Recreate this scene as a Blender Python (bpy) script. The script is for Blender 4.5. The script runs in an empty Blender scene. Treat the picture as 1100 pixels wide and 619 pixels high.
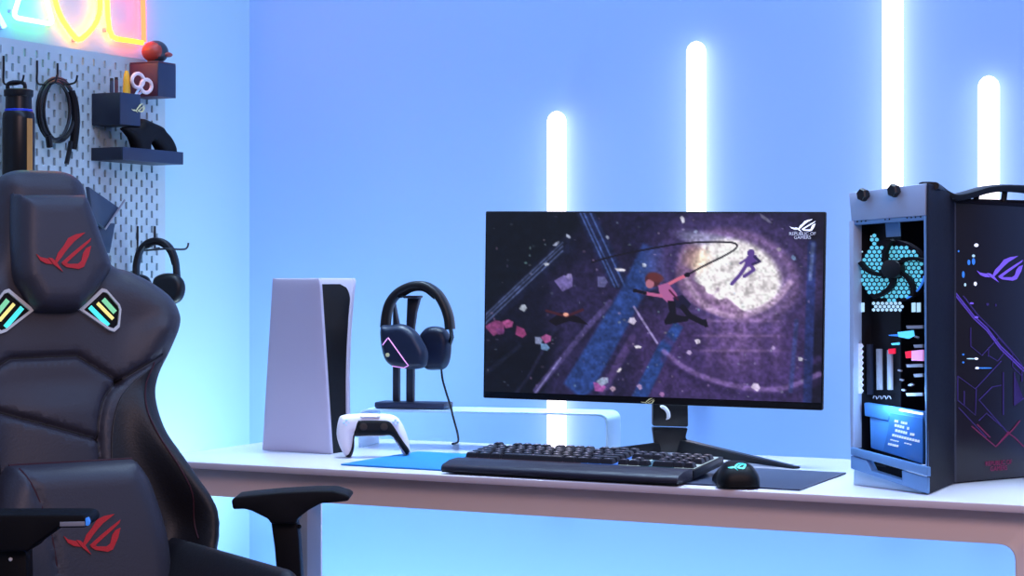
import bpy, bmesh, math, random
import numpy as np
from mathutils import Vector, Matrix
from mathutils.geometry import delaunay_2d_cdt, tessellate_polygon

random.seed(7)
scene = bpy.context.scene
COL = scene.collection

# ------------------------------------------------------------------ camera model
FPX, CX, HY = 2112.0, 550.0, 292.0
TH = math.radians(26.4)
EYE = Vector((0, 0, 1.11))
FW = Vector((-math.sin(TH), math.cos(TH), 0))
RT = Vector((math.cos(TH), math.sin(TH), 0))
UPV = Vector((0, 0, 1))
DESK_Z = 0.745

def ray(px, py):
    return FW + RT * ((px - CX) / FPX) + UPV * ((HY - py) / FPX)
def at(px, py, d):
    return EYE + ray(px, py) * d
def on_z(px, py, z):
    return at(px, py, (z - EYE.z) / ray(px, py).z)
def on_plane(px, py, p0, n):
    r = ray(px, py)
    return EYE + r * ((p0 - EYE).dot(n) / r.dot(n))
def LD(lat, d, z):
    return RT * lat + FW * d + UPV * z
def todir(lat, d):
    return (RT * lat + FW * d).normalized()
def proj(p):
    q = p - EYE
    d = q.dot(FW)
    return (CX + FPX * q.dot(RT) / d, HY - FPX * q.z / d, d)

# ------------------------------------------------------------------ materials
def lin(c):
    def g(x):
        x /= 255.0
        return x / 12.92 if x <= 0.04045 else ((x + 0.055) / 1.055) ** 2.4
    return tuple(g(x) for x in c)

def mat(name, rgb, rough=0.5, metal=0.0, emit=None, estr=0.0, bump=0.0, bscale=200.0, vary=0.0, coat=0.0, spec=0.5):
    m = bpy.data.materials.new(name)
    m.use_nodes = True
    nt = m.node_tree
    b = nt.nodes['Principled BSDF']
    c = lin(rgb)
    b.inputs['Base Color'].default_value = (*c, 1)
    b.inputs['Roughness'].default_value = rough
    b.inputs['Metallic'].default_value = metal
    b.inputs['Specular IOR Level'].default_value = spec
    b.inputs['Coat Weight'].default_value = coat
    if emit is not None:
        b.inputs['Emission Color'].default_value = (*lin(emit), 1)
        b.inputs['Emission Strength'].default_value = estr
    tc = nt.nodes.new('ShaderNodeTexCoord')
    nz = nt.nodes.new('ShaderNodeTexNoise')
    nz.inputs['Scale'].default_value = bscale
    nz.inputs['Detail'].default_value = 3
    nt.links.new(tc.outputs['Object'], nz.inputs['Vector'])
    if bump > 0:
        bp = nt.nodes.new('ShaderNodeBump')
        bp.inputs['Strength'].default_value = bump
        bp.inputs['Distance'].default_value = 0.002
        nt.links.new(nz.outputs['Fac'], bp.inputs['Height'])
        nt.links.new(bp.outputs['Normal'], b.inputs['Normal'])
    v = vary if vary > 0 else 0.04
    mr = nt.nodes.new('ShaderNodeMapRange')
    mr.inputs['To Min'].default_value = max(0.02, rough - v)
    mr.inputs['To Max'].default_value = min(1, rough + v)
    nt.links.new(nz.outputs['Fac'], mr.inputs['Value'])
    nt.links.new(mr.outputs['Result'], b.inputs['Roughness'])
    return m

M = {}
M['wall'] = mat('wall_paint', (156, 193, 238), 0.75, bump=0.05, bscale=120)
M['wall_lit'] = mat('wall_paint_with_light', (178, 216, 234), 0.75, bump=0.05, bscale=120)  # back wall's paint lightened to carry the brighter light on the left wall
M['floor'] = mat('floor_paint', (120, 125, 150), 0.5, bump=0.05, bscale=30)
M['desk_top'] = mat('desk_white_laminate', (226, 222, 232), 0.16, bump=0.0, vary=0.03)
M['desk_edge'] = mat('desk_edge_band', (216, 196, 198), 0.5)
M['desk_frame'] = mat('desk_frame_powdercoat', (232, 208, 200), 0.55, bump=0.05)
M['desk_leg'] = mat('desk_leg_grey', (150, 152, 160), 0.5)
M['riser'] = mat('riser_white_metal', (190, 222, 244), 0.35)
M['white_plastic'] = mat('white_console_plastic', (186, 178, 198), 0.5)
M['pad_white'] = mat('white_controller_plastic', (222, 212, 220), 0.45)
M['black_gloss'] = mat('black_gloss_plastic', (9, 8, 11), 0.45, spec=0.2)
M['black'] = mat('black_plastic', (18, 17, 22), 0.42, bump=0.05, spec=0.35)
M['black_matte'] = mat('black_matte_plastic', (13, 12, 17), 0.65, bump=0.08, spec=0.2)
M['navy'] = mat('navy_plastic', (34, 46, 74), 0.45, bump=0.05)
M['headset_navy'] = mat('headset_dark_blue_plastic', (20, 32, 56), 0.42, bump=0.05, spec=0.4)
M['navy_dark'] = mat('dark_navy_plastic', (22, 28, 48), 0.5, bump=0.05)
M['maroon'] = mat('maroon_box_plastic', (84, 42, 60), 0.5, bump=0.05)
M['leather'] = mat('black_leather', (56, 53, 63), 0.5, bump=0.25, bscale=260, vary=0.08)
M['leather_dark'] = mat('black_leather_bolster', (27, 25, 31), 0.5, bump=0.25, bscale=260, vary=0.08)
M['leather_navy'] = mat('pillow_leather', (58, 57, 69), 0.48, bump=0.22, bscale=260, vary=0.08)
M['seam'] = mat('dark_red_seam_thread', (62, 22, 36), 0.7)
M['seam_black'] = mat('black_piping', (14, 13, 17), 0.6)
M['red_logo'] = mat('red_embroidery', (214, 34, 44), 0.6, bump=0.3, bscale=500)
M['chrome'] = mat('bright_trim', (236, 236, 232), 0.25, metal=0.1)
M['steel'] = mat('brushed_steel', (176, 196, 224), 0.35, metal=0.15, vary=0.08)
M['steel_blue'] = mat('steel_with_blue_reflection', (112, 158, 208), 0.35, metal=0.12, vary=0.08)  # silver steel with the wall's blue reflection put into the colour
M['psu_blue'] = mat('power_box_blue_light', (84, 152, 224), 0.35)  # blue light inside the case put into the box colour
M['psu_blue_dark'] = mat('power_box_panel_blue_light', (62, 124, 196), 0.3)
M['pc_black'] = mat('pc_black_panel', (22, 15, 25), 0.55, spec=0.15)
M['pc_inside'] = mat('pc_interior_black', (16, 16, 24), 0.5)
M['teal_glow'] = mat('teal_backlit_mesh', (90, 190, 210), 0.5, emit=(98, 196, 222), estr=0.75)
M['blue_white_glow'] = mat('blue_white_backlit', (180, 220, 235), 0.5, emit=(180, 220, 240), estr=0.7)
M['pale_print'] = mat('pale_white_print', (222, 226, 240), 0.5, emit=(210, 220, 240), estr=0.25)
M['grey_print'] = mat('grey_metal_bar', (150, 150, 160), 0.5)
M['cyan_led'] = mat('cyan_led', (90, 200, 240), 0.4, emit=(90, 200, 245), estr=0.9)
M['pink_led'] = mat('pink_led', (230, 170, 230), 0.4, emit=(230, 150, 225), estr=0.6)
M['red_led'] = mat('red_led', (220, 30, 60), 0.4, emit=(220, 30, 60), estr=0.8)
M['white_led'] = mat('white_led', (230, 235, 255), 0.4, emit=(225, 232, 255), estr=1.0)
M['blue_led'] = mat('blue_led', (60, 130, 220), 0.4, emit=(50, 120, 220), estr=0.7)
M['teal_led'] = mat('teal_led', (60, 200, 200), 0.4, emit=(70, 215, 210), estr=1.0)
M['purple_led'] = mat('purple_backlit_logo', (110, 80, 205), 0.4, emit=(116, 88, 214), estr=0.75)
M['purple_line'] = mat('purple_engraved_line', (54, 40, 104), 0.4, emit=(84, 60, 150), estr=0.16)
M['magenta_line'] = mat('magenta_engraved_line', (104, 34, 72), 0.4, emit=(150, 44, 96), estr=0.25)
M['mat_dark'] = mat('desk_mat_dark_cloth', (44, 52, 76), 0.5, bump=0.2, bscale=700)
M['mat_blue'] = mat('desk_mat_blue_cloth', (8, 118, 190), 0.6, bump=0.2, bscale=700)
M['rest'] = mat('wrist_rest_purple_leather', (28, 23, 42), 0.5, bump=0.2, bscale=400)
M['keycap'] = mat('black_keycap', (30, 27, 36), 0.38)
M['pegboard'] = mat('pegboard_pale_metal', (184, 202, 208), 0.55)
M['wire'] = mat('black_wire', (16, 16, 22), 0.4)
M['bottle'] = mat('black_bottle_steel', (30, 28, 30), 0.32, metal=0.4)
M['bottle_stripe'] = mat('bottle_copper_stripe', (186, 130, 60), 0.35, metal=0.3)
M['bottle_blue'] = mat('bottle_blue_band', (20, 60, 210), 0.4)
M['yellow'] = mat('yellow_plastic', (232, 176, 40), 0.45)
M['scissor'] = mat('pale_scissor_plastic', (226, 206, 210), 0.4)
M['figure_red'] = mat('figurine_red', (156, 62, 52), 0.4)
M['figure_dark'] = mat('figurine_dark', (48, 60, 72), 0.4)
M['pale_gold'] = mat('pale_gold_print', (226, 220, 160), 0.45)
M['slate'] = mat('slate_panel', (52, 66, 88), 0.4)

def emis(name, rgb, s):
    m = bpy.data.materials.new(name)
    m.use_nodes = True
    nt = m.node_tree
    nt.nodes.remove(nt.nodes['Principled BSDF'])
    e = nt.nodes.new('ShaderNodeEmission')
    e.inputs['Color'].default_value = (*lin(rgb), 1)
    e.inputs['Strength'].default_value = s
    nt.links.new(e.outputs[0], nt.nodes['Material Output'].inputs[0])
    return m
M['tube_light'] = emis('led_tube_white', (255, 246, 255), 2.6)
M['neon_blue'] = emis('neon_blue', (90, 160, 255), 9.0)
M['neon_green'] = emis('neon_green', (110, 255, 120), 8.0)
M['neon_yellow'] = emis('neon_yellow', (255, 140, 30), 17.0)
M['neon_orange'] = emis('neon_orange', (255, 84, 24), 17.0)
M['neon_red'] = emis('neon_red', (255, 50, 30), 18.0)

# ------------------------------------------------------------------ mesh builders (world coordinates)
class G:
    """collects shapes in world space and links them as one mesh object"""
    def __init__(s):
        s.v, s.f, s.mi = [], [], []
    def add(s, vf, mi=0):
        b = len(s.v)
        s.v.extend(Vector(p) for p in vf[0])
        for f in vf[1]:
            s.f.append(tuple(b + i for i in f)); s.mi.append(mi)
        return s
    def build(s, name, mats, parent=None, origin=None, smooth=True, angle=35):
        if not isinstance(mats, (list, tuple)):
            mats = [mats]
        me = bpy.data.meshes.new(name)
        if parent is not None:
            inv = WORLD[parent.name].inverted()
        else:
            o = Vector(origin) if origin is not None else Vector((0, 0, 0))
            inv = Matrix.Translation(-o)
        me.from_pydata([inv @ p for p in s.v], [], s.f)
        for m in mats:
            me.materials.append(m)
        me.polygons.foreach_set('material_index', s.mi)
        bm = bmesh.new(); bm.from_mesh(me)
        bmesh.ops.recalc_face_normals(bm, faces=bm.faces)
        bm.to_mesh(me); bm.free()
        if smooth:
            me.polygons.foreach_set('use_smooth', [True] * len(me.polygons))
            me.set_sharp_from_angle(angle=math.radians(angle))
        ob = bpy.data.objects.new(name, me)
        COL.objects.link(ob)
        if parent is not None:
            ob.parent = parent
            WORLD[ob.name] = WORLD[parent.name]
        else:
            ob.location = o
            WORLD[ob.name] = Matrix.Translation(o)
        return ob
WORLD = {}

def tag(o, label, cat, group=None):
    o['label'] = label; o['category'] = cat
    if group: o['group'] = group
    return o
def thing(name, label, cat, loc, rz=0.0, group=None):
    o = bpy.data.objects.new(name, None)
    o.empty_display_size = 0.05
    COL.objects.link(o)
    o.location = loc; o.rotation_euler = (0, 0, rz)
    WORLD[o.name] = Matrix.Translation(Vector(loc)) @ Matrix.Rotation(rz, 4, 'Z')
    return tag(o, label, cat, group)

def bm_out(bm):
    bmesh.ops.recalc_face_normals(bm, faces=bm.faces)
    bm.verts.ensure_lookup_table(); bm.verts.index_update()
    v = [p.co.copy() for p in bm.verts]
    f = [tuple(q.index for q in fc.verts) for fc in bm.faces]
    bm.free()
    return v, f
AX = (Vector((1, 0, 0)), Vector((0, 1, 0)), Vector((0, 0, 1)))
def box(c, size, axes=AX, bev=0.0, seg=2):
    bm = bmesh.new()
    bmesh.ops.create_cube(bm, size=1)
    for v in bm.verts:
        v.co = Vector((v.co.x * size[0], v.co.y * size[1], v.co.z * size[2]))
    if bev > 0:
        bmesh.ops.bevel(bm, geom=bm.edges[:], offset=bev, segments=seg, affect='EDGES', profile=0.5)
    c = Vector(c)
    for v in bm.verts:
        v.co = c + axes[0] * v.co.x + axes[1] * v.co.y + axes[2] * v.co.z
    return bm_out(bm)
def prism(pts, off, bev=0.0, seg=2):
    """polygon of world points pushed along off"""
    bm = bmesh.new()
    a = [bm.verts.new(p) for p in pts]
    b = [bm.verts.new(Vector(p) + off) for p in pts]
    n = len(pts)
    bm.faces.new(a); bm.faces.new(list(reversed(b)))
    for i in range(n):
        bm.faces.new((a[i], b[i], b[(i + 1) % n], a[(i + 1) % n]))
    bmesh.ops.recalc_face_normals(bm, faces=bm.faces)
    if bev > 0:
        bmesh.ops.bevel(bm, geom=bm.edges[:], offset=bev, segments=seg, affect='EDGES', profile=0.5, clamp_overlap=True)
    bmesh.ops.triangulate(bm, faces=[f for f in bm.faces if len(f.verts) > 4])
    return bm_out(bm)
def catmull(pts, n=8, closed=False):
    P = [Vector(p) for p in pts]
    out = []
    m = len(P)
    rng = m if closed else m - 1
    for i in range(rng):
        if closed:
            p0, p1, p2, p3 = P[(i - 1) % m], P[i], P[(i + 1) % m], P[(i + 2) % m]
        else:
            p0, p1, p2, p3 = P[max(i - 1, 0)], P[i], P[i + 1], P[min(i + 2, m - 1)]
        for k in range(n):
            t = k / n
            out.append(0.5 * ((2 * p1) + (p2 - p0) * t + (2 * p0 - 5 * p1 + 4 * p2 - p3) * t * t + (3 * p1 - p0 - 3 * p2 + p3) * t ** 3))
    if not closed: out.append(P[-1])
    return out
def tube(pts, r, res=10, closed=False, rw=None, wdir=None):
    """sweep; r may be a list; rw/wdir give an elliptic section (rw along wdir)"""
    P = [Vector(p) for p in pts]
    n = len(P)
    R = r if isinstance(r, (list, tuple)) else [r] * n
    vs, fs = [], []
    prev = None
    for i in range(n):
        if closed:
            t = (P[(i + 1) % n] - P[(i - 1) % n])
        else:
            t = P[min(i + 1, n - 1)] - P[max(i - 1, 0)]
        if t.length < 1e-9: t = Vector((0, 0, 1))
        t.normalize()
        if wdir is not None:
            a = Vector(wdir) - t * t.dot(Vector(wdir))
        elif prev is None:
            a = t.orthogonal()
        else:
            a = prev - t * t.dot(prev)
        a.normalize(); prev = a
        b = t.cross(a)
        for k in range(res):
            an = 2 * math.pi * k / res
            ra = rw if rw is not None else R[i]
            if rw is not None:
                e = 0.55   # squarish section
                ca, sa = math.cos(an), math.sin(an)
                vs.append(P[i] + a * (ra * math.copysign(abs(ca) ** e, ca)) + b * (R[i] * math.copysign(abs(sa) ** e, sa)))
            else:
                vs.append(P[i] + a * (ra * math.cos(an)) + b * (R[i] * math.sin(an)))
    for i in range(n if closed else n - 1):
        j = (i + 1) % n
        for k in range(res):
            l = (k + 1) % res
            fs.append((i * res + k, i * res + l, j * res + l, j * res + k))
    if not closed:
        fs.append(tuple(range(res - 1, -1, -1)))
        fs.append(tuple((n - 1) * res + k for k in range(res)))
    return vs, fs
def lathe(c, prof, res=24, axis=UPV):
    """prof: list of (r, h) along axis from c"""
    axis = Vector(axis).normalized()
    a = axis.orthogonal().normalized(); b = axis.cross(a)
    vs, fs = [], []
    for r, h in prof:
        for k in range(res):
            an = 2 * math.pi * k / res
            vs.append(Vector(c) + axis * h + (a * math.cos(an) + b * math.sin(an)) * max(r, 1e-5))
    for i in range(len(prof) - 1):
        for k in range(res):
            l = (k + 1) % res
            fs.append((i * res + k, i * res + l, (i + 1) * res + l, (i + 1) * res + k))
    fs.append(tuple(range(res - 1, -1, -1)))
    fs.append(tuple((len(prof) - 1) * res + k for k in range(res)))
    return vs, fs

def seg_dist(P, A, B):
    d = B - A
    L2 = np.maximum((d ** 2).sum(1), 1e-14)
    t = np.clip(((P[:, None, :] - A[None]) * d[None]).sum(2) / L2[None], 0, 1)
    q = A[None] + t[..., None] * d[None]
    return np.sqrt(((P[:, None, :] - q) ** 2).sum(2)).min(1)
def inside(P, poly):
    x, y = P[:, 0], P[:, 1]
    c = np.zeros(len(P), bool)
    n = len(poly)
    for i in range(n):
        x1, y1 = poly[i]; x2, y2 = poly[(i + 1) % n]
        if y1 == y2: continue
        cond = ((y1 > y) != (y2 > y)) & (x < (x2 - x1) * (y - y1) / (y2 - y1) + x1)
        c ^= cond
    return c
def smooth_loop(pts, n=6):
    return [(p.x, p.y) for p in catmull([Vector((a, b, 0)) for a, b in pts], n, True)]
def pad(outline, hf, mapf, spacing, back=0.0, rings=(0.06, 0.2, 0.4, 0.7, 1.0), rr=0.02, extra=None, backf=None):
    """cushion: exact outline, front surface n = hf(U,V,D), back at n = back; mapped by mapf(u,v,n)"""
    O = []
    n = len(outline)
    for i in range(n):
        a = np.array(outline[i], float); b = np.array(outline[(i + 1) % n], float)
        k = max(1, int(np.ceil(np.linalg.norm(b - a) / spacing)))
        for j in range(k):
            O.append(a + (b - a) * j / k)
    O = np.array(O)
    A, B = O, np.roll(O, -1, 0)
    lo, hi = O.min(0), O.max(0)
    gx, gy = np.meshgrid(np.arange(lo[0], hi[0], spacing), np.arange(lo[1], hi[1], spacing))
    gx = gx + (np.arange(gx.shape[0]) % 2)[:, None] * spacing * 0.5
    pts = np.stack([gx.ravel(), gy.ravel()], 1)
    pts = pts[inside(pts, O)]
    D = seg_dist(pts, A, B)
    pts = pts[D > rr * 1.0 + spacing * 0.4]
    T = np.roll(O, -1, 0) - np.roll(O, 1, 0)
    T /= np.maximum(np.linalg.norm(T, axis=1), 1e-9)[:, None]
    N = np.stack([-T[:, 1], T[:, 0]], 1)
    area = 0.5 * np.sum(O[:, 0] * np.roll(O[:, 1], -1) - np.roll(O[:, 0], -1) * O[:, 1])
    if area < 0: N = -N
    allp = [O, pts]
    for r in rings:
        q = O + N * rr * r
        ok = inside(q, O)
        q = q[ok]
        dd = seg_dist(q, A, B)
        allp.append(q[dd > rr * r * 0.93])
    if extra is not None and len(extra):
        E = np.array(extra, float)
        E = E[inside(E, O)]
        E = E[seg_dist(E, A, B) > spacing * 0.3]
        allp.append(E)
    P = np.concatenate(allp)
    m = len(O)
    res = delaunay_2d_cdt([Vector(p) for p in P], [(i, (i + 1) % m) for i in range(m)], [list(range(m))], 1, 1e-6)
    V2 = np.array([(p.x, p.y) for p in res[0]])
    F = [tuple(f) for f in res[2]]
    D = seg_dist(V2, A, B)
    H = hf(V2[:, 0], V2[:, 1], D)
    cnt = {}
    for f in F:
        for i in range(3):
            e = (f[i], f[(i + 1) % 3])
            cnt[tuple(sorted(e))] = cnt.get(tuple(sorted(e)), []) + [e]
    be = [v[0] for v in cnt.values() if len(v) == 1]
    HB = np.full(len(V2), back) if backf is None else backf(V2[:, 0], V2[:, 1], D)
    vs = [mapf(u, v, h) for (u, v), h in zip(V2, H)] + [mapf(u, v, h) for (u, v), h in zip(V2, HB)]
    k = len(V2)
    fs = list(F) + [tuple(k + i for i in reversed(f)) for f in F]
    fs += [(b, a, k + a, k + b) for a, b in be]
    return vs, fs
def dome(T, r):
    def h(U, V, D):
        x = np.clip(1 - D / r, 0, 1)
        return T * np.sqrt(np.maximum(1 - x * x, 0))
    return h
def ell(cx, cy, rx, ry, n=28, a0=0.0):
    return [(cx + rx * math.cos(a0 + 2 * math.pi * i / n), cy + ry * math.sin(a0 + 2 * math.pi * i / n)) for i in range(n)]

def flat(poly2d, mapf, n0, n1=None, bev=0.0):
    """thin raised polygon: 2-D outline mapped at height n0..n1"""
    n1 = n0 + 0.0015 if n1 is None else n1
    pts = [Vector((a, b, 0)) for a, b in poly2d]
    tris = tessellate_polygon([pts])
    k = len(pts)
    vs = [mapf(a, b, n1(a, b) if callable(n1) else n1) for a, b in poly2d] + [mapf(a, b, n0(a, b) if callable(n0) else n0) for a, b in poly2d]
    fs = [tuple(t) for t in tris] + [tuple(k + i for i in reversed(t)) for t in tris]
    fs += [(i, (i + 1) % k, k + (i + 1) % k, k + i) for i in range(k)]
    return vs, fs
def thick_line(pts2d, w):
    """polyline -> outline polygon of width w"""
    P = [np.array(p, float) for p in pts2d]
    L, Rr = [], []
    for i in range(len(P)):
        t = P[min(i + 1, len(P) - 1)] - P[max(i - 1, 0)]
        t /= max(np.linalg.norm(t), 1e-9)
        nn = np.array([-t[1], t[0]])
        L.append(tuple(P[i] + nn * w / 2)); Rr.append(tuple(P[i] - nn * w / 2))
    return L + Rr[::-1]

# the slashed-eye emblem, in a 1 x 0.7 box (x right, y down)
_E = [
    [(310, 425), (345, 330), (410, 250), (470, 150), (560, 105), (680, 82), (610, 140), (545, 190), (480, 262), (430, 325), (385, 390), (335, 450)],
    [(225, 388), (275, 396), (330, 445), (405, 562), (345, 515), (290, 470)],
    [(78, 342), (130, 382), (200, 398), (228, 402), (280, 470), (200, 462), (130, 424)],
    [(385, 452), (520, 330), (640, 232), (748, 150), (735, 190), (650, 272), (560, 352), (465, 440), (440, 474)],
    [(690, 272), (748, 245), (722, 360), (660, 500), (600, 528), (450, 506), (392, 466), (445, 456), (480, 466), (588, 464), (628, 430), (652, 330)],
]
EMBLEM = [[((x - 78) / 670.0, (y - 82) / 670.0) for x, y in p] for p in _E]
def emblem(mapf_box, nf, thick=0.0012):
    """mapf_box(x,y,n): emblem box coords to world; nf height"""
    g = G()
    for p in EMBLEM:
        Q = []
        for i in range(len(p)):
            a, b = p[i], p[(i + 1) % len(p)]
            for k in range(3):
                Q.append((a[0] + (b[0] - a[0]) * k / 3, a[1] + (b[1] - a[1]) * k / 3))
        g.add(flat(Q, mapf_box, nf, (lambda a, b: nf(a, b) + thick) if callable(nf) else nf + thick))
    return g

def text_mesh(body, size, o, ux, uy, thick=0.0008, align='CENTER'):
    cu = bpy.data.curves.new('lettering', 'FONT')
    cu.body = body; cu.size = size; cu.align_x = align; cu.align_y = 'CENTER'
    cu.extrude = thick / 2
    ob = bpy.data.objects.new('lettering', cu)
    COL.objects.link(ob)
    dg = bpy.context.evaluated_depsgraph_get()
    me = bpy.data.meshes.new_from_object(ob.evaluated_get(dg))
    nz = ux.cross(uy).normalized()
    v = [Vector(o) + ux * p.co.x + uy * p.co.y + nz * p.co.z for p in me.vertices]
    f = [tuple(p.vertices) for p in me.polygons]
    bpy.data.objects.remove(ob); bpy.data.curves.remove(cu); bpy.data.meshes.remove(me)
    return v, f

# ------------------------------------------------------------------ the setting
YB = 4.10                       # back wall
XL = -2.766                     # left wall
def structure(name, vf, m, smooth=False):
    o = G().add(vf).build(name, m, origin=(0, 0, 0), smooth=smooth)
    o['kind'] = 'structure'
    return o
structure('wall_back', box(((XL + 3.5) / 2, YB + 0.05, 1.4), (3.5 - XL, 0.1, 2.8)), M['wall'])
structure('wall_left', box((XL - 0.05, (YB - 0.4) / 2 + 0.05, 1.4), (0.1, YB + 0.5, 2.8)), M['wall_lit'])
structure('floor', box(((XL + 3.5) / 2, (YB - 0.4) / 2, -0.05), (3.5 - XL + 0.2, YB + 0.6, 0.1)), M['floor'])
structure('baseboard_back', box(((XL + 3.5) / 2 + 0.0075, YB - 0.0075, 0.045), (3.5 - XL - 0.015, 0.015, 0.09), bev=0.004), M['desk_leg'])

# ------------------------------------------------------------------ LED tubes on the back wall
def wall_tube(px, ytop, label, zb=0.69):
    r = ray(px, 0)
    d = (YB - 0.026) / r.y
    x = r.x * d
    zt = 1.11 + (HY - ytop) * d / FPX
    t = thing('wall_light_tube', label, 'light tube', (x, YB - 0.026, zb), 0, 'vertical light tubes on the wall')
    R = 0.022
    G().add(lathe((x, YB - 0.026, zb + 0.012), [(R, 0), (R, zt - zb - 0.034), (R * 0.85, zt - zb - 0.024), (R * 0.5, zt - zb - 0.016), (0.0, zt - zb - 0.012)], 20)).build('tube', M['tube_light'], t)
    G().add(lathe((x, YB - 0.026, zb), [(R * 1.15, 0), (R * 1.15, 0.012)], 20)).build('end_cap', M['white_plastic'], t)
    for zz in (zb + 0.12, zb + 0.5):
        G().add(box((x, YB - 0.0018, zz), (0.014, 0.0034, 0.02), bev=0.0008)).build('wall_clip', M['white_plastic'], t)
wall_tube(598, 119, 'shortest glowing white tube on the wall, behind the left of the monitor')
wall_tube(748, 44, 'tall glowing white tube on the wall rising behind the middle of the monitor', 0.86)
wall_tube(959, -60, 'tallest glowing white tube, rising out of view behind the fan end of the computer')
wall_tube(1062, 81, 'glowing white tube on the wall behind the handle of the computer')

# ------------------------------------------------------------------ desk
DY0, DY1, DX0, DX1 = 3.107, 3.722, -2.353, -0.623
desk = thing('desk', 'long white desk with a pinkish grey front rail, along the blue wall', 'desk', ((DX0 + DX1) / 2, (DY0 + DY1) / 2, 0))
g = G()
g.add(box(((DX0 + DX1) / 2, (DY0 + DY1) / 2, DESK_Z - 0.0065), (DX1 - DX0, DY1 - DY0, 0.013), bev=0.0025))
tt = g.build('tabletop', [M['desk_top'], M['desk_edge']], desk)
for p in tt.data.polygons:
    if p.normal.z < 0.8: p.material_index = 1
# front frame: rail and two legs in one rounded portal
zr0, zr1 = 0.679, 0.7315
def portal(y0, th, slope=0.0):
    x0, x1 = DX0 + 0.012, DX1 - 0.008
    lw = 0.036; rad = 0.024
    P = [(x0, zr1), (x1, zr1), (x1, 0), (x1 - lw, 0)]
    for k in range(7):
        a = math.pi / 2 * k / 6
        P.append((x1 - lw - rad + rad * math.cos(a), zr0 - rad + rad * math.sin(a)))
    for k in range(7):
        a = math.pi / 2 * (1 - k / 6)
        P.append((x0 + lw + rad - rad * math.cos(a), zr0 - rad + rad * math.sin(a)))
    P += [(x0 + lw, 0), (x0, 0)]
    v, f = prism([Vector((x, y0, z)) for x, z in P], Vector((0, th, 0)), 0.002, 2)
    for p in v: p.y -= slope * max(0.0, min(1.0, (zr1 - p.z) / (zr1 - zr0)))
    return v, f
G().add(portal(DY0 + 0.052, 0.03, 0.034)).build('front_frame', M['desk_frame'], desk)
G().add(portal(DY1 - 0.05, 0.03)).build('rear_frame', M['desk_frame'], desk)
pl = at(331.5, 560, 3.72)
G().add(box((pl.x, pl.y, 0.35), (0.026, 0.05, 0.70), bev=0.003)).add(box((pl.x, pl.y, 0.006), (0.04, 0.07, 0.012), bev=0.003)).add(box((pl.x, (DY0 + DY1) / 2, 0.716), (0.03, DY1 - DY0 - 0.11, 0.03))).build('support_leg', M['desk_leg'], desk)

# ------------------------------------------------------------------ riser shelf behind the monitor
yaw = math.radians(16)
rl = todir(-math.cos(yaw), math.sin(yaw)); rb = todir(math.sin(yaw), math.cos(yaw))
rz0 = DESK_Z + 0.0005
RF = at(653, 450, 3.93); RF.z = 0
Lr = 0.531; ro, rt = 0.014, 0.0045
def rr_path(L, H, rad):
    P = [(0, 0)]
    for k in range(9):
        a = math.pi / 2 * k / 8
        P.append((rad - rad * math.cos(a), H - rad + rad * math.sin(a)))
    for k in range(9):
        a = math.pi / 2 * k / 8
        P.append((L - rad + rad * math.sin(a), H - rad + rad * math.cos(a)))
    P.append((L, 0))
    return P
riser_top = 0.826
H = riser_top - rz0
outer = rr_path(Lr, H, 0.018); inner = [(max(rt, min(Lr - rt, x)), z) for x, z in [(rt + (x * (Lr - 2 * rt) / Lr), z * (H - rt) / H) for x, z in outer]]
prof = outer + inner[::-1]
G().add(prism([RF + rl * x + UPV * (rz0 + z) for x, z in prof], rb * 0.115, 0.0012, 1)).build('desk_riser', M['riser'], origin=RF + UPV * rz0, angle=25)
tag(bpy.data.objects['desk_riser'], 'low white shelf with rounded corners on the desk behind the monitor', 'desk riser')

# ------------------------------------------------------------------ games console
E0 = on_z(356, 488, DESK_Z); E0.z = 0
ya = math.radians(30)
cs = todir(-math.cos(ya), math.sin(ya)); cq = todir(math.sin(ya), math.cos(ya))
con = thing('game_console', 'tall white and black games console standing upright at the left of the desk', 'games console', E0 + UPV * DESK_Z)
n_side = -cq
def con_px(px, py):
    p = on_plane(px, py, E0, n_side)
    return ((p - E0).dot(cs), p.z)
TL, TR, BR, BL = con_px(293.5, 299), con_px(344, 299.5), con_px(356, 488), con_px(282.5, 489)
ztop = TL[1]; zb = DESK_Z + 0.0005
def con_map(flare0, flare1, off):
    def m(u, v, n):
        t = (v - zb) / (ztop - zb)
        return E0 + cs * u + UPV * v + cq * (off + n + flare0 + (flare1 - flare0) * t * t)
    return m
sideP = [(TL[0], ztop), (TR[0] + 0.004, ztop), (TR[0], ztop - 0.006), (BR[0], zb), (BL[0], zb)]
def hp(T):
    def h(U, V, D):
        return T
    return h
def panel(name, mapf, T):
    vf = pad(sideP, lambda U, V, D: -0.002 - 0.003 * np.sqrt(np.clip(D / 0.02, 0, 1)), mapf, 0.012, back=T, rings=(0.15, 0.5, 1), rr=0.006)
    G().add(vf).build(name, M['white_plastic'], con)
panel('side_panel', con_map(0, 0, 0.0), 0.006)
Tb, Tt = 0.066, 0.122
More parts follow.
